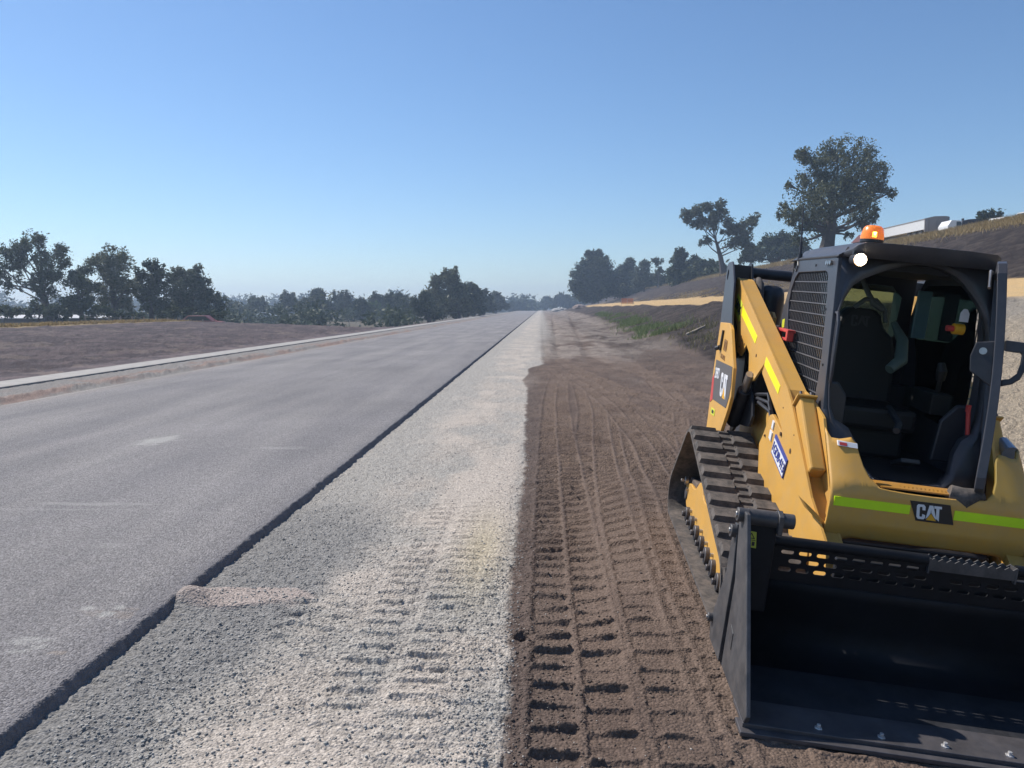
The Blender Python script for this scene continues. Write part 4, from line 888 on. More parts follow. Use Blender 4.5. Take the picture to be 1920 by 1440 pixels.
def f_grav(n):
    Y = dist_y(n, 2.6, 12); X = rng.uniform(-2.0, -.12, n); k = (rng.uniform(0, 1, n) < np.clip(.28 + .9 * np.exp(-((X + .26) / .12) ** 2) + .7 * np.exp(-((X + 1.65) / .35) ** 2) * (Y < 6.5), 0, 1)); return X[k], Y[k]
tag(stones('gravel', 20000, f_grav, rocky('crushed_rock', (.19, .19, .185), (.44, .42, .38)), .002, .0085), 'loose grey crushed rock scattered over the road shoulder', 'gravel', kind='stuff')
def f_clod(n):
    Y = dist_y(n, 2.6, 14); X = -.12 + rng.exponential(.35, n); X = np.where(rng.uniform(0, 1, n) < .45, rng.uniform(-.15, 3, n), X); k = X < 3.2; return X[k], Y[k]
tag(stones('soil_clods', 4200, f_clod, rocky('clod_soil', (.06, .046, .038), (.15, .11, .085)), .002, .009), 'small dark clods of broken soil scattered over the track prints', 'soil clods', kind='stuff')
def f_peb(n):
    Y = dist_y(n, 2.7, 9); X = -.15 + rng.exponential(.25, n); k = X < 1.4; return X[k], Y[k]
tag(stones('pale_pebbles', 200, f_peb, rocky('pale_stone', (.28, .25, .22), (.5, .46, .4)), .003, .006), 'scattered pale pebbles lying on the brown soil', 'pebbles', kind='stuff')

# ================================================================== trees
def leafmat(name, c0, c1):
    m, nt, b = newmat(name); L = nt.links.new; g = N(nt, 'ShaderNodeNewGeometry'); r = N(nt, 'ShaderNodeValToRGB'); e = r.color_ramp.elements; e[0].color = (*c0, 1); e[1].color = (*c1, 1)
    L(g.outputs['Random Per Island'], r.inputs[0]); L(r.outputs[0], b.inputs['Base Color']); b.inputs['Roughness'].default_value = .55; b.inputs['Specular IOR Level'].default_value = .1
    t = N(nt, 'ShaderNodeBsdfTranslucent'); L(r.outputs[0], t.inputs[0]); mx = N(nt, 'ShaderNodeMixShader'); mx.inputs[0].default_value = .22
    L(b.outputs[0], mx.inputs[1]); L(t.outputs[0], mx.inputs[2]); L(mx.outputs[0], nt.nodes['Material Output'].inputs[0]); return m
LF = [leafmat('gum_leaf', (.06, .075, .036), (.19, .195, .11)), leafmat('gum_leaf_grey', (.055, .072, .045), (.16, .175, .115)), leafmat('dark_leaf', (.028, .042, .022), (.085, .105, .05)), leafmat('bright_leaf', (.03, .06, .015), (.09, .14, .04))]
BARK = paint('gum_bark', (.085, .070, .062), .9, var=.35, scale=2, bump=.5, bscale=8); PALEB = paint('pale_bark', (.22, .20, .18), .85, var=.3, scale=2)
def leaves(blobs, per, size, droop=.4):
    Ps = []; 
    for (c, r) in blobs:
        n = max(40, int(per * r ** 2 / 4))
        # sub-clumps give an uneven outline
        ns = max(5, int(10 + r * 3)); sc = rng.normal(0, 1, (ns, 3)); sc /= np.linalg.norm(sc, axis=1)[:, None]; sc *= (rng.uniform(.1, 1.25, (ns, 1)) ** .7) * r * np.array([1, 1, .85])
        sr = rng.uniform(.30, .75, ns) * r
        k = rng.integers(0, ns, n); d = rng.normal(0, 1, (n, 3)); d /= np.linalg.norm(d, axis=1)[:, None]
        Ps.append(np.array(c) + sc[k] + np.clip(rng.normal(0, .42, (n, 3)), -.95, .95) * sr[k][:, None])
    P = np.concatenate(Ps); n = len(P); a = rng.normal(0, 1, (n, 3)); a[:, 2] = a[:, 2] * .7 - droop; a /= np.linalg.norm(a, axis=1)[:, None]
    b = np.cross(a, rng.normal(0, 1, (n, 3))); b /= np.linalg.norm(b, axis=1)[:, None]; s = size * rng.uniform(.5, 1.25, (n, 1))
    V = np.stack([P - a * s, P + b * s * .42, P + a * s, P - b * s * .42], 1).reshape(-1, 3); Q = np.arange(n * 4).reshape(-1, 4); return V, Q
def branchset(mb, base, top, blobs, r0, n=8):
    """trunk from base to top, limbs from the trunk to every foliage clump"""
    base, top = Vector(base), Vector(top); H = (top - base).length
    pts = [base.lerp(top, t) + Vector((math.sin(t * 5 + base.x) * .02 * H, math.cos(t * 4) * .02 * H, 0)) * (1 if 0 < t else 0) for t in (0, .15, .35, .6, .8, 1)]
    mb.tube([pts[0] - Vector((0, 0, .6))] + pts, [r0 * 1.3, r0 * 1.1, r0 * .9, r0 * .75, r0 * .5, r0 * .3, r0 * .12], n)
    for c, r in blobs:
        c = Vector(c); t = min(.95, max(.28, ((c.z - base.z) / max(.1, H)) * .62)); s = base.lerp(top, t); d = c - s
        mid = s + d * .45 + Vector((0, 0, -.08 * d.length)) + Vector((random.uniform(-.1, .1), random.uniform(-.1, .1), random.uniform(-.05, .1))) * d.length
        k = r0 * (.30 - .14 * t); mb.tube([s, mid, c + (c - mid) * .1], [k, k * .65, k * .2], 6)
        for _ in range(3):
            e = c + Vector((random.gauss(0, 1), random.gauss(0, 1), random.gauss(.2, .8))).normalized() * r * .85
            mb.tube([mid.lerp(c, .6), c.lerp(e, .5), e], [k * .35, k * .22, k * .08], 4)
def tree(label, Y, blobs_px, base_px, top_px=None, leaf=0, size=.30, per=260, r0=.25, group='gum trees around the road works', bark=None, name='gum_tree', cat='tree', depth=.8, fat=1.12):
    b = at(base_px[0], base_px[1], Y); 
    B = []
    for (x, y, r) in blobs_px:
        rr = r / F * Y * fat; p = at(x, y, Y); dy = random.uniform(-1, 1) * depth * max(1.2, rr * 1.3); p = at(x, y, Y + dy); B.append(((p.x - b.x, p.y - b.y, p.z - b.z), rr))
    if top_px: t = at(top_px[0], top_px[1], Y) - b
    else:
        cz = max(c[2] for c, r in B); cxm = sum(c[0] for c, r in B) / len(B); t = Vector((cxm * .6, 0, cz * .8))
    e = empty(name, b); tag(e, label, cat, group)
    m = MB(); branchset(m, (0, 0, 0), t, B, r0); m.build('trunk', bark or BARK, e, 0, True)
    V, Q = leaves(B, per * 14, size * .82); o = link_mesh('crown', fast_mesh('crown', V, Q), LF[leaf], e); return e
GR = 'trees on the right-hand hill'
tree('tall broad gum tree with a thick trunk on the hill behind the loader', 100, [(1520, 300, 20), (1505, 285, 9), (1570, 290, 26), (1608, 298, 26), (1640, 318, 18), (1550, 330, 30), (1595, 335, 34), (1650, 345, 20), (1510, 335, 14), (1478, 345, 9), (1530, 370, 30), (1580, 380, 34), (1630, 375, 24), (1610, 410, 18), (1485, 405, 20), (1505, 430, 16), (1465, 402, 9), (1540, 415, 24), (1625, 412, 15), (1667, 362, 12), (1640, 400, 10), (1500, 455, 12), (1590, 440, 8), (1470, 385, 8)],
     (1549, 474), (1566, 330), leaf=0, size=.25, per=125, r0=.95, group=GR)
tree('leaning gum tree with open branches and rounded leaf tufts on the ridge', 150, [(1300, 403, 15), (1322, 388, 10), (1350, 383, 8), (1340, 412, 15), (1315, 418, 11), (1368, 425, 14), (1392, 440, 15), (1408, 416, 13), (1378, 455, 13), (1322, 453, 9), (1400, 460, 10), (1350, 400, 10), (1290, 408, 9)],
     (1356, 512), (1338, 430), leaf=1, size=.42, per=100, r0=.62, group=GR)
tree('dense dark shrubby tree between the leaning gum and the tall gum', 165, [(1445, 452, 17), (1470, 462, 20), (1432, 470, 14), (1490, 470, 16), (1460, 478, 16), (1505, 475, 14), (1395, 482, 12), (1415, 478, 12)], (1462, 500), leaf=2, size=.45, per=120, r0=.4, group=GR)
tree('slender pointed gum at the left end of the ridge trees', 185, [(1275, 478, 10), (1272, 492, 13), (1262, 510, 13), (1285, 512, 13), (1275, 528, 12)], (1274, 545), leaf=2, size=.5, per=100, r0=.35, group=GR)
tree('low spreading gum beside the pointed gum on the ridge', 180, [(1302, 490, 10), (1312, 500, 12), (1330, 496, 11), (1300, 515, 14), (1325, 515, 13), (1345, 505, 11)], (1313, 540), leaf=2, size=.5, per=100, r0=.35, group=GR)
tree('thin pale-stemmed gum with sparse tufts on the batter crest', 215, [(1232, 492, 8), (1237, 508, 7), (1228, 518, 7), (1241, 522, 7)], (1233, 545), leaf=1, size=.5, per=60, r0=.22, bark=PALEB, group=GR)
tree('sparse gum with two leaf tufts left of the pale-stemmed gum', 225, [(1209, 497, 9), (1203, 512, 10), (1215, 525, 11), (1198, 530, 11)], (1207, 552), leaf=1, size=.55, per=75, r0=.3, group=GR)
tree('large rounded gum at the left end of the right-hand tree line', 235, [(1115, 485, 11), (1125, 498, 15), (1100, 500, 12), (1092, 518, 16), (1118, 522, 20), (1085, 538, 14), (1138, 515, 14), (1110, 545, 18), (1135, 540, 16), (1095, 553, 12), (1106, 478, 7), (1122, 475, 6)], (1112, 566), leaf=2, size=.6, per=110, r0=.5, group=GR)
tree('bushy gum in the middle of the right-hand tree line', 245, [(1168, 506, 10), (1180, 498, 10), (1160, 522, 14), (1180, 520, 13), (1152, 540, 14), (1175, 545, 14), (1192, 540, 12)], (1168, 562), leaf=2, size=.6, per=110, r0=.4, group=GR)
tree('round-topped tree on top of the hill beside the parked white vehicles', 112, [(1840, 408, 9), (1853, 404, 9), (1868, 406, 10), (1835, 416, 6), (1850, 414, 8), (1864, 415, 9), (1879, 414, 8), (1888, 420, 5), (1845, 422, 7), (1870, 422, 7)], (1860, 444), leaf=2, size=.3, per=170, r0=.3, group=GR)
GL = 'trees beyond the left field'
tree('big gum with open crown at the left edge of the picture', 88, [(45, 458, 14), (72, 455, 15), (20, 478, 15), (105, 478, 14), (118, 495, 10), (8, 505, 15), (42, 500, 13), (78, 482, 14), (88, 510, 17), (60, 530, 12), (20, 535, 12), (105, 520, 9), (92, 545, 13), (40, 470, 12), (-20, 500, 18)], (90, 622), (75, 500), leaf=2, size=.22, per=190, r0=.62, group=GL, fat=1.38)
tree('dense mid-height gum just right of the open-crowned left gum', 86, [(150, 510, 13), (142, 530, 14), (162, 535, 13), (150, 560, 15), (130, 575, 13), (168, 570, 10)], (152, 620), leaf=2, size=.27, per=180, r0=.3, group=GL, fat=1.38)
tree('broad feathery gum with a wide crown in the left tree row', 90, [(205, 483, 14), (225, 480, 10), (185, 492, 13), (232, 498, 13), (200, 505, 16), (222, 520, 17), (190, 535, 14), (240, 540, 14), (212, 555, 17), (235, 570, 16), (175, 490, 9), (195, 575, 12)], (215, 622), leaf=0, size=.22, per=200, r0=.5, group=GL, fat=1.38)
tree('narrow upright gum with several pointed tops in the left tree row', 93, [(275, 500, 8), (293, 498, 9), (262, 515, 11), (285, 518, 12), (302, 515, 8), (308, 528, 8), (268, 540, 13), (293, 545, 14), (275, 568, 14), (300, 572, 14)], (282, 622), leaf=2, size=.28, per=170, r0=.35, group=GL, fat=1.38)
tree('rounded pale-topped gum at the right end of the left tree row', 95, [(338, 512, 10), (365, 510, 10), (325, 522, 9), (350, 530, 15), (378, 525, 10), (335, 548, 14), (368, 550, 16), (392, 550, 12), (402, 562, 12), (412, 578, 10), (345, 572, 16), (380, 575, 16)], (362, 622), leaf=1, size=.28, per=190, r0=.4, group=GL, fat=1.38)
for i, (lb, xs_) in enumerate((('dark shrub low at the left picture edge', [(5, 580, 12), (22, 590, 9), (30, 582, 8)]), ('dense dark bush filling the foot of the open-crowned gum', [(70, 575, 13), (95, 585, 14), (55, 588, 10), (115, 590, 12)]), ('low green bush behind the shed roof end', [(172, 590, 10), (185, 580, 10), (160, 598, 8)]), ('dark low bush under the broad feathery gum', [(215, 592, 12), (240, 595, 11), (262, 595, 10)]), ('round dark bush at the foot of the pale-topped gum', [(330, 588, 12), (355, 590, 12), (385, 590, 12), (305, 592, 10), (410, 590, 10)]))):
    tree(lb, 80 + i * 1.5, xs_, (xs_[0][0], 612), leaf=2, size=.25, per=190, r0=.12, group='bushes beyond the left field', name='bush', cat='bush')
GMd = 'distant trees between the left field and the road'
mids = [('lone small gum next to the left row', [(440, 575, 8), (446, 585, 8), (432, 588, 8)], 0), ('small rounded gum with paired crowns left of the field horizon', [(475, 566, 7), (490, 565, 7), (482, 578, 10), (465, 582, 8), (500, 580, 8)], 1),
 ('taller narrow gum standing above its neighbours over the field', [(540, 556, 7), (537, 568, 9), (548, 575, 9), (525, 582, 9)], 2), ('pale sparse gum beside the bare white trunk', [(564, 568, 6), (567, 580, 7)], 1),
 ('rounded twin-topped gum in the middle of the distant row', [(594, 551, 8), (600, 562, 10), (582, 568, 10), (612, 575, 10), (592, 583, 11)], 2), ('wide flat-topped gum in the distant row', [(632, 560, 8), (648, 558, 9), (640, 575, 12), (655, 570, 9), (628, 585, 9), (655, 585, 9)], 2),
 ('small dark gum right of the flat-topped gum', [(675, 567, 7), (680, 580, 9), (668, 588, 8)], 2), ('bright green rounded bush in the distant row', [(690, 582, 10), (702, 576, 8), (680, 590, 7)], 3),
 ('dark gum behind the bright green bush', [(700, 562, 8), (712, 568, 9), (722, 578, 10)], 2), ('broad gum merging with the road-side clump', [(735, 558, 8), (750, 562, 9), (742, 575, 12), (765, 575, 11), (758, 588, 10), (725, 590, 9)], 2), ('low dark bush at the end of the brown field', [(728, 590, 7), (712, 592, 6)], 2)]
for i, (lb, bl_, lf) in enumerate(mids): tree(lb, 185 + (i % 3) * 12, bl_, (bl_[1][0], 604), leaf=lf, size=.55, per=110, r0=.3, group=GMd, fat=1.35)
sn = empty('dead_tree', at(568, 600, 180)); tag(sn, 'bare white dead trunk leaning among the distant trees', 'dead tree')
m = MB(); m.tube([(0, 0, -1), (.2, 0, 2.5), (0, 0, 5.5)], [.25, .18, .05], 6); m.tube([(1.2, 0, 0), (3.2, 0, 1.3), (5, 0, 2.6)], [.2, .15, .05], 6); m.build('trunk', PALEB, sn)
GRd = 'roadside trees left of the road'
rd = [('tall broad gum rising over the left side of the road', 150, [(820, 530, 11), (838, 516, 10), (852, 514, 9), (846, 532, 14), (825, 550, 14), (862, 540, 12), (808, 558, 12), (842, 562, 16), (870, 565, 13), (828, 582, 14), (855, 585, 13)], 0), ('bushy gum at the near end of the roadside clump', 135, [(795, 558, 9), (785, 570, 10), (805, 575, 11), (790, 588, 10), (815, 592, 9)], 2),
 ('round gum right of the tallest roadside gum', 175, [(880, 540, 8), (893, 545, 8), (885, 558, 11), (900, 565, 9), (880, 578, 11), (897, 580, 9)], 2), ('small gum with bare twigs above the road', 210, [(908, 548, 5), (912, 562, 8), (905, 575, 8), (918, 575, 7)], 1), ('last sparse gum of the roadside clump', 260, [(930, 554, 6), (938, 562, 7), (928, 572, 8), (944, 573, 6)], 1)]
for lb, Y, bl_, lf in rd: tree(lb, Y, bl_, (bl_[len(bl_) // 2][0], 600), leaf=lf, size=.0032 * Y, per=110, r0=.35, group=GRd, fat=1.3)
fr_ = [('low rounded tree far down the road on the left', 420, [(962, 572, 6), (972, 573, 6), (955, 577, 5)]), ('small tree near the road vanishing point', 520, [(988, 570, 6), (998, 571, 6), (980, 575, 5)]), ('rounded far tree right of the vanishing point', 480, [(1024, 564, 6), (1020, 572, 7), (1032, 571, 6)]), ('wide far tree before the right-hand tree line', 430, [(1048, 560, 7), (1042, 568, 9), (1058, 566, 9), (1066, 562, 8), (1072, 570, 8)]), ('tiny far tree left of the vanishing point', 600, [(1008, 573, 4), (1013, 575, 4)])]
for lb, Y, bl_ in fr_: tree(lb, Y, bl_, (bl_[0][0], 583), leaf=2, size=1.3, per=45, r0=.5, group='far trees at the end of the road')
# a far wood that reads as one mass
V_, Q_ = leaves([((random.uniform(-330, -4) if k % 5 else random.uniform(20, 90), random.uniform(420, 640), random.uniform(-1, 4.2)), random.uniform(5, 8)) for k in range(150)], 26, 1.6)
tag(link_mesh('far_wood', fast_mesh('far_wood', V_, Q_), LF[2]), 'far dark wood closing the horizon', 'wood', kind='stuff')
V_, Q_ = leaves([((-.42 * (y := random.uniform(112, 215)) + random.uniform(-.36, .26) * y, y, random.uniform(-2.4, .3)), random.uniform(1.6, 3.2)) for k in range(150)], 110, .5)
tag(link_mesh('undergrowth', fast_mesh('undergrowth', V_, Q_), LF[2]), 'dark scrub growing beneath the distant trees beyond the left field', 'undergrowth', kind='stuff')
V_, Q_ = leaves([((rx_ := random.uniform(36, 46), random.uniform(165, 330), random.uniform(8, 9.8)), random.uniform(1.6, 3.0)) for k in range(70)], 90, .6)
tag(link_mesh('undergrowth', fast_mesh('undergrowth', V_, Q_), LF[2]), 'dark scrub growing beneath the trees along the right-hand ridge', 'undergrowth', kind='stuff')

# ---- grasses
def blades(name, X, Y, hmin, hmax, wd, mat, lean=.4, zoff=0):
    Z, _ = ground(X, Y, np.hypot(X, Y)); n = len(X); h = rng.uniform(hmin, hmax, n); a = rng.uniform(0, 6.28, n); dx, dy = np.cos(a), np.sin(a)
    ln = rng.normal(0, lean, (n, 2)) * h[:, None]; w = wd * rng.uniform(.6, 1.4, n)
    P = np.stack([X, Y, Z - .02 + zoff], -1); W = np.stack([dx * w, dy * w, 0 * w], -1); T = P + np.stack([ln[:, 0], ln[:, 1], h], -1); Mi = P * .5 + T * .5; Mi[:, 2] += .12 * h
    V = np.stack([P - W, P + W, Mi + W * .7, Mi - W * .7, T], 1).reshape(-1, 3); k = np.arange(n)[:, None] * 5
    Q = np.concatenate([k + np.array([[0, 1, 2]]), k + np.array([[0, 2, 3]]), k + np.array([[3, 2, 4]])], 0); return link_mesh(name, fast_mesh(name, V, Q), mat)
GG = leafmat('green_grass_blade', (.10, .15, .05), (.27, .30, .14)); SG = leafmat('straw_blade', (.26, .19, .09), (.48, .37, .2))
n = 14000; Y_ = 1 / rng.uniform(1 / 112, 1 / 41, n); tc_ = np.interp(Y_, [30, 40, 75, 110], [6.3, 6.5, 7.6, 8.2]); X_ = tc_ + rng.normal(0, 1, n) * np.interp(Y_, [30, 40, 70, 110], [.45, .75, .6, .3]); k = fbm(X_ * .8, Y_ * .35, 300, 3) > -.14
tag(blades('green_grass', X_[k], Y_[k], .06, .34, .014, GG), 'bright green grass growing along the toe of the brown batter', 'grass', kind='stuff')
n = 3200; Y_ = rng.uniform(22, 42, n); X_ = 6.2 + .10 * (Y_ - 22) * 0 + rng.normal(0, .7, n) + 1.2; k = fbm(X_ * 1.2, Y_ * .8, 310, 3) > .12
tag(blades('dry_weeds', X_[k], Y_[k], .1, .4, .012, leafmat('weed_blade', (.10, .10, .04), (.28, .24, .12))), 'dull brownish weeds on the foot of the batter beside the loader', 'weeds', kind='stuff')
n = 60000; Y_ = 1 / rng.uniform(1 / 260, 1 / 48, n); X_ = 35.4 + rng.normal(0, 1.1, n); 
tag(blades('dry_grass', X_, Y_, .12, .6, .017, SG, .55), 'tall straw-coloured grass along the crest of the right-hand hill', 'dry grass', kind='stuff')
n = 12000; Y_ = rng.uniform(36, 80, n); X_ = -28.6 - rng.exponential(1.6, n)
tag(blades('dry_grass', X_, Y_, .08, .28, .03, SG, .5), 'pale dry grass strip behind the brown field on the left', 'dry grass', kind='stuff')
n = 5000; Y_ = 1 / rng.uniform(1 / 160, 1 / 62, n); X_ = 20 + rng.uniform(0, 1, n) ** 1.5 * 4; k = fbm(X_ * .25, Y_ * .5 - X_ * .5, 320, 2) > .15
tag(blades('straw_tufts', X_[k], Y_[k], .1, .3, .03, SG, .5), 'straw blown up the batter above the sandy bench', 'straw', kind='stuff')

# ================================================================== things
def gz(x, y): 
    z, _ = ground(np.array([[float(x)]]), np.array([[float(y)]]), np.array([[math.hypot(x, y)]])); return float(z[0, 0])
TW = paint('vehicle_white', (.72, .73, .74), .35, var=.04, dust=.1); TG = paint('trailer_grey', (.26, .24, .235), .6, var=.1); VG = paint('vehicle_glass', (.02, .025, .03), .12, var=.1); TY = paint('tyre', (.02, .02, .02), .85)
def wheels(root, spots, r=.5, w=.28):
    for (x, y) in spots:
        m = MB(); m.tube([(x - w / 2, y, r), (x + w / 2, y, r)], r, 18); o = m.build('wheel', TY, root, .01, True); h = MB(); h.tube([(x - w / 2 - .01, y, r), (x + w / 2 + .01, y, r)], r * .5, 12); h.build('rim', STEEL, o)
# long tipping trailer
X0, Y0 = at(1756, 440, 82.5).x, 82.5; t = empty('truck_trailer', (X0, Y0, 8.75)); tag(t, 'long white tipping trailer with a grey end panel parked on top of the hill', 'trailer')
m = MB(); m.prism([(-1.2, 1.0), (1.2, 1.0), (1.25, 2.0), (-1.25, 2.0)], lambda p: (p[0], .15, p[1]), lambda p: (p[0], 11.6, p[1])); m.build('tipper_body', TW, t, .03)
m = MB(); m.box((-1.28, .15, 2.0), (-1.2, 11.6, 2.1)); m.box((1.2, .15, 2.0), (1.28, 11.6, 2.1))
m.build('top_rail', TG, t)
m = MB(); m.prism([(-1.25, .75), (1.25, .75), (1.25, 2.28), (.9, 2.36), (-.3, 2.34), (-1.25, 2.12)], lambda p: (p[0], 0, p[1]), lambda p: (p[0], .14, p[1]))
for q in (-.8, 0, .8): m.box((q - .04, -.06, .8), (q + .04, 0, 2.0))
m.build('tail_panel', TG, t, .01)
m = MB(); m.box((-.5, .2, .8), (.5, 11.4, 1.0)); m.build('trailer_frame', TG, t); wheels(t, [(s * 1.0, q) for s in (-1, 1) for q in (1.2, 2.5, 3.8)])
# prime mover beside it
t = empty('truck', (at(1772, 440, 80.6).x, 80.6, 8.7)); t.scale = (.66, .9, .82); tag(t, 'white truck cab with a dark load body parked right of the long trailer', 'truck')
m = MB(); m.prism([(0, .6), (2.1, .6), (2.1, 1.75), (1.9, 2.0), (.5, 2.05), (0, 1.4)], lambda p: (p[0] - .4, -1.1, p[1]), lambda p: (p[0] - .4, 1.1, p[1])); b = m.build('cab_body', TW, t, .06)
m = MB(); m.prism([(1.25, 1.1), (2.0, 1.1), (2.0, 1.7), (1.8, 1.85), (1.25, 1.85)], lambda p: (p[0] - .4, -1.11, p[1]), lambda p: (p[0] - .4, -1.09, p[1])); m.build('side_window', VG, b)
m = MB(); m.prism([(1.75, .9), (4.3, .9), (4.3, 1.9), (3.9, 2.2), (2.6, 2.12), (1.75, 1.9)], lambda p: (p[0], -1.1, p[1]), lambda p: (p[0], 1.1, p[1])); m.box((2.3, -.3, 2.1), (2.55, 0, 2.35)); m.build('load_body', paint('tarp_dark', (.035, .04, .055), .6, var=.3), t, .05)
m = MB(); m.box((-.3, -.9, .5), (4.3, .9, .75)); m.build('truck_frame', TG, t)
for x, y in ((.5, -1), (.5, 1), (3.4, -1), (3.4, 1)):
    m = MB(); m.tube([(x, y - .14, .48), (x, y + .14, .48)], .48, 16); m.build('wheel', TY, t, .01, True)
def car(name, label, loc, rz, colr, h=1.5, Ln=4.4, cat='car'):
    t = empty(name, loc); t.rotation_euler = (0, 0, rz); tag(t, label, cat)
    m = MB(); P = [(-Ln / 2, .4), (Ln / 2, .4), (Ln / 2, .85), (Ln * .28, .98), (Ln * .12, h), (-Ln * .30, h), (-Ln * .46, 1.0), (-Ln / 2, .9)]
    m.prism(P, lambda p: (p[0], -.88, p[1]), lambda p: (p[0], .88, p[1])); b = m.build('body', colr, t, .07)
    W = [(Ln * .24, 1.0), (Ln * .11, h - .1), (-Ln * .29, h - .1), (-Ln * .40, 1.0)]
    for s in (-1, 1):
        m = MB(); m.prism(W, lambda p: (p[0], s * .885, p[1]), lambda p: (p[0], s * .87, p[1])); m.build('side_window', VG, b)
        for x in (-Ln * .31, Ln * .31):
            m = MB(); m.tube([(x, s * .72, .34), (x, s * .9, .34)], .34, 16); m.build('wheel', TY, t, .01, True)
    return t
car('van', 'white van half hidden by the hill crest right of the round-topped tree', (at(1885, 430, 74.2).x, 74.2, 8.2), R(12), TW, 1.75, 3.3, 'van')
car('car', 'tiny white car roof showing over the far right of the hill crest', (at(1932, 425, 69).x, 69.0, 8.35), R(90), TW, 1.5)
p = at(500, 594, 175); car('car', 'distant white car parked at the edge of the brown field', (p.x, p.y, -.9), R(5), TW, 1.45)
p = at(380, 592, 84); car('car', 'reddish car behind the wire fence beyond the left field', (p.x, p.y, -.9 + .15), R(8), paint('dull_red', (.22, .06, .06), .4), 1.55, 4.4)
# house roof beyond the trailer
p = at(1668, 440, 150); t = empty('house', (p.x, p.y, p.z - 3.6)); tag(t, 'house with a dull red roof behind the long trailer', 'house')
m = MB(); m.box((-4, 0, 0), (4, 7, 2.6)); w_ = m.build('wall', paint('house_wall', (.35, .3, .26), .8), t); m = MB(); m.prism([(-.4, 2.6), (7.4, 2.6), (3.5, 3.9)], lambda q: (-4.3, q[0], q[1]), lambda q: (4.3, q[0], q[1])); m.build('roof', paint('red_roof', (.19, .06, .045), .7), t)
m = MB(); m.box((-2, -.02, 1), (-.8, .05, 2)); m.build('window', VG, w_)
# shed behind the left field
p = at(52, 600, 92); t = empty('shed', (p.x, p.y, -1.65)); t.rotation_euler = (0, 0, R(14)); tag(t, 'long low shed with a white roof among the left trees', 'shed')
m = MB(); m.box((-3, 0, 0), (9, 5, 2.0)); w_ = m.build('wall', paint('shed_wall', (.11, .11, .12), .8), t)
m = MB(); m.prism([(-.5, 1.95), (5.5, 1.95), (5.5, 2.05), (2.5, 2.42), (-.5, 2.05)], lambda q: (-3.4, q[0], q[1]), lambda q: (9.4, q[0], q[1])); m.build('roof', paint('white_roof', (.42, .43, .45), .6, var=.03), t)
m = MB(); m.box((1, -.03, .3), (2.2, .02, 1.6)); m.build('door', VG, w_)
# fence posts and gate on the far side of the left field
FP = paint('fence_post_timber', (.22, .2, .18), .9); wires = []
for i in range(12):
    x = 160 + i * 22; Y = 62 + i * .9; p = at(x, 596, Y); g = gz(p.x, p.y); m = MB(); m.tube([(0, 0, -.3), (0, 0, 1.15)], [.07, .055], 7); m.box((-.075, -.02, .95), (.075, .02, .98)); o = m.build('fence_post', FP); o.location = (p.x, p.y, g)
    wires.append((p.x, p.y, g)); tag(o, 'thin grey timber post of the wire fence beyond the left field', 'fence post', 'posts of the left wire fence')
m = MB()
for h in (.45, .75, 1.0): m.tube([(a, b, c + h) for a, b, c in wires], .008, 4)
tag(m.build('fence_wire', STEEL), 'thin wires strung between the posts beyond the left field', 'fence wire')
p = at(354, 596, 72); t = MB(); 
for x in (-.5, .5): t.tube([(x, 0, 0), (x, 0, .85)], .03, 6)
for h in (.1, .82): t.tube([(-.5, 0, h), (.5, 0, h)], .03, 6)
t.tube([(-.5, 0, .1), (.5, 0, .82)], .02, 6); o = t.build('field_gate', TW); o.location = (p.x, p.y, gz(p.x, p.y)); tag(o, 'small white tubular gate in the wire fence', 'gate')
# orange barrier on the bench
p = at(1176, 562, 118); Zb = gz(p.x, p.y); t = empty('safety_barrier', (p.x, p.y, Zb)); tag(t, 'orange mesh safety barrier with thin posts on the sandy bench', 'barrier')
ORM = paint('orange_mesh', (.7, .2, .08), .6)
for x in (-.9, 0, .9): m = MB(); m.tube([(x, 0, -.1), (x, 0, 1.1)], .03, 6); m.build('post', STEEL, t)
m = MB()
for k in range(7): m.box((-.95, -.012, .25 + k * .12), (.95, .012, .31 + k * .12))
for k in range(12): m.box((-.95 + k * .17, -.012, .25), (-.91 + k * .17, .012, 1.03))
m.build('mesh_panel', ORM, t)
# rubble heap and concrete headwall at the near end of the bench
def heap(name, label, cat, loc, rx, ry, rz, mat):
    m = MB(); n = 18; k = 7; vs = [];
    for j in range(k):
        a = j / (k - 1); rr = math.cos(a * math.pi / 2) ** .8
        for i in range(n): th_ = 2 * math.pi * i / n; q = 1 + random.uniform(-.14, .14); vs.append((rx * rr * math.cos(th_) * q, ry * rr * math.sin(th_) * q, rz * math.sin(a * math.pi / 2) * random.uniform(.9, 1.08) - .05))
    m.add(vs, [(j * n + i, j * n + (i + 1) % n, (j + 1) * n + (i + 1) % n, (j + 1) * n + i) for j in range(k - 1) for i in range(n)]); o = m.build(name, mat); o.location = loc; tag(o, label, cat); return o
p = at(1087, 570, 200); heap('spoil_heap', 'small heap of pale rubble at the far end of the lower batter', 'heap', (p.x, p.y, gz(p.x, p.y)), 1.8, 2, 1.1, paint('rubble', (.26, .2, .17), .95, var=.4, scale=3, bump=.6, bscale=6))
p = at(1050, 574, 330); heap('spoil_heap', 'low grey heap of road base beside the far end of the road', 'heap', (p.x, p.y, gz(p.x, p.y)), 4, 5, 1.6, paint('grey_base', (.3, .29, .27), .95, var=.3, scale=2))
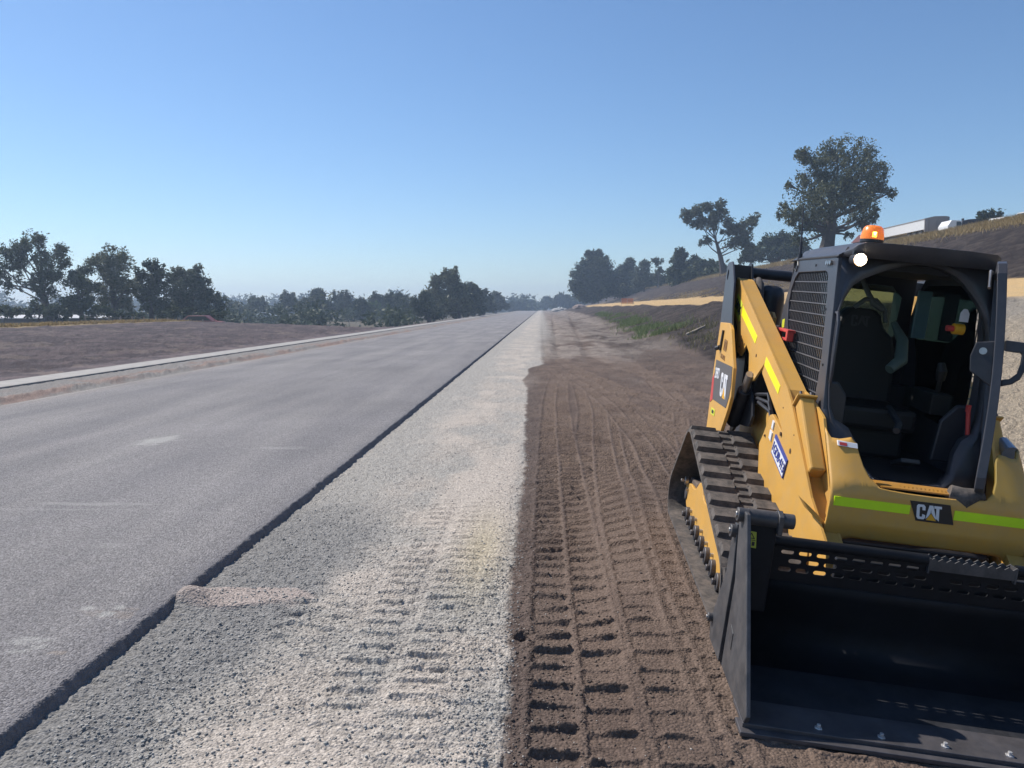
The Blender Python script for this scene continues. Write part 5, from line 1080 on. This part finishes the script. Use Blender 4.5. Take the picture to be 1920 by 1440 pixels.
# branch lying on the batter foot
Yb = 36; p = at(1283, 628, Yb); g = gz(7.0, Yb); m = MB(); m.tube([(6.75, Yb, gz(6.75, Yb) + .04), (7.15, Yb + .1, gz(7.15, Yb) + .10), (7.6, Yb, gz(7.6, Yb) + .18)], [.09, .08, .04], 8); m.tube([(7.1, Yb, g + .1), (7.35, Yb - .15, g + .28)], [.03, .015], 6)
tag(m.build('fallen_branch', paint('dead_wood', (.30, .25, .2), .9, var=.2), None, 0, True), 'pale dead branch lying beside the green grass at the batter foot', 'branch')

# ================================================================== light, sky, air
SUN = Vector((-0.54645195, 0.37070448, 0.75097833)).normalized()
el = math.asin(SUN.z); az = math.atan2(SUN.x, SUN.y)
w = bpy.data.worlds.new('World'); scene.world = w; w.use_nodes = True; nt = w.node_tree; bg = nt.nodes['Background']
sk = nt.nodes.new('ShaderNodeTexSky'); sk.sky_type = 'NISHITA'; sk.sun_disc = False; sk.sun_elevation = el; sk.sun_rotation = az; sk.air_density = 1.0; sk.dust_density = .15; sk.ozone_density = 6; sk.altitude = 0
hs = nt.nodes.new('ShaderNodeHueSaturation'); hs.inputs['Saturation'].default_value = 1.04; nt.links.new(sk.outputs[0], hs.inputs['Color']); nt.links.new(hs.outputs[0], bg.inputs[0]); bg.inputs[1].default_value = .105
l = bpy.data.lights.new('sun', 'SUN'); l.energy = 4.8; l.angle = R(.5); l.color = (1, .945, .87); lo = bpy.data.objects.new('sun', l); col.objects.link(lo); lo.rotation_euler = SUN.to_track_quat('Z', 'Y').to_euler(); lo.location = (-20, 10, 40)
hz = MB(); hz.box((-1500, -40, -6), (1500, 1300, 34)); m = bpy.data.materials.new('air'); m.use_nodes = True; nt = m.node_tree; nt.nodes.remove(nt.nodes['Principled BSDF'])
vp = nt.nodes.new('ShaderNodeVolumePrincipled'); vp.inputs['Color'].default_value = (.62, .78, 1, 1); vp.inputs['Density'].default_value = .0009; vp.inputs['Anisotropy'].default_value = .35
nt.links.new(vp.outputs[0], nt.nodes['Material Output'].inputs['Volume']); h = hz.build('haze', m); tag(h, kind='stuff')
scene.view_settings.view_transform = 'Standard'; scene.view_settings.look = 'None'; scene.view_settings.exposure = .28; scene.view_settings.gamma = 1
c = scene.cycles; c.use_denoising = True; c.max_bounces = 7; c.diffuse_bounces = 3; c.glossy_bounces = 3; c.transparent_max_bounces = 12; c.volume_bounces = 0; c.transmission_bounces = 4; c.sample_clamp_indirect = 6
try: c.denoising_prefilter = 'ACCURATE'
except Exception: pass
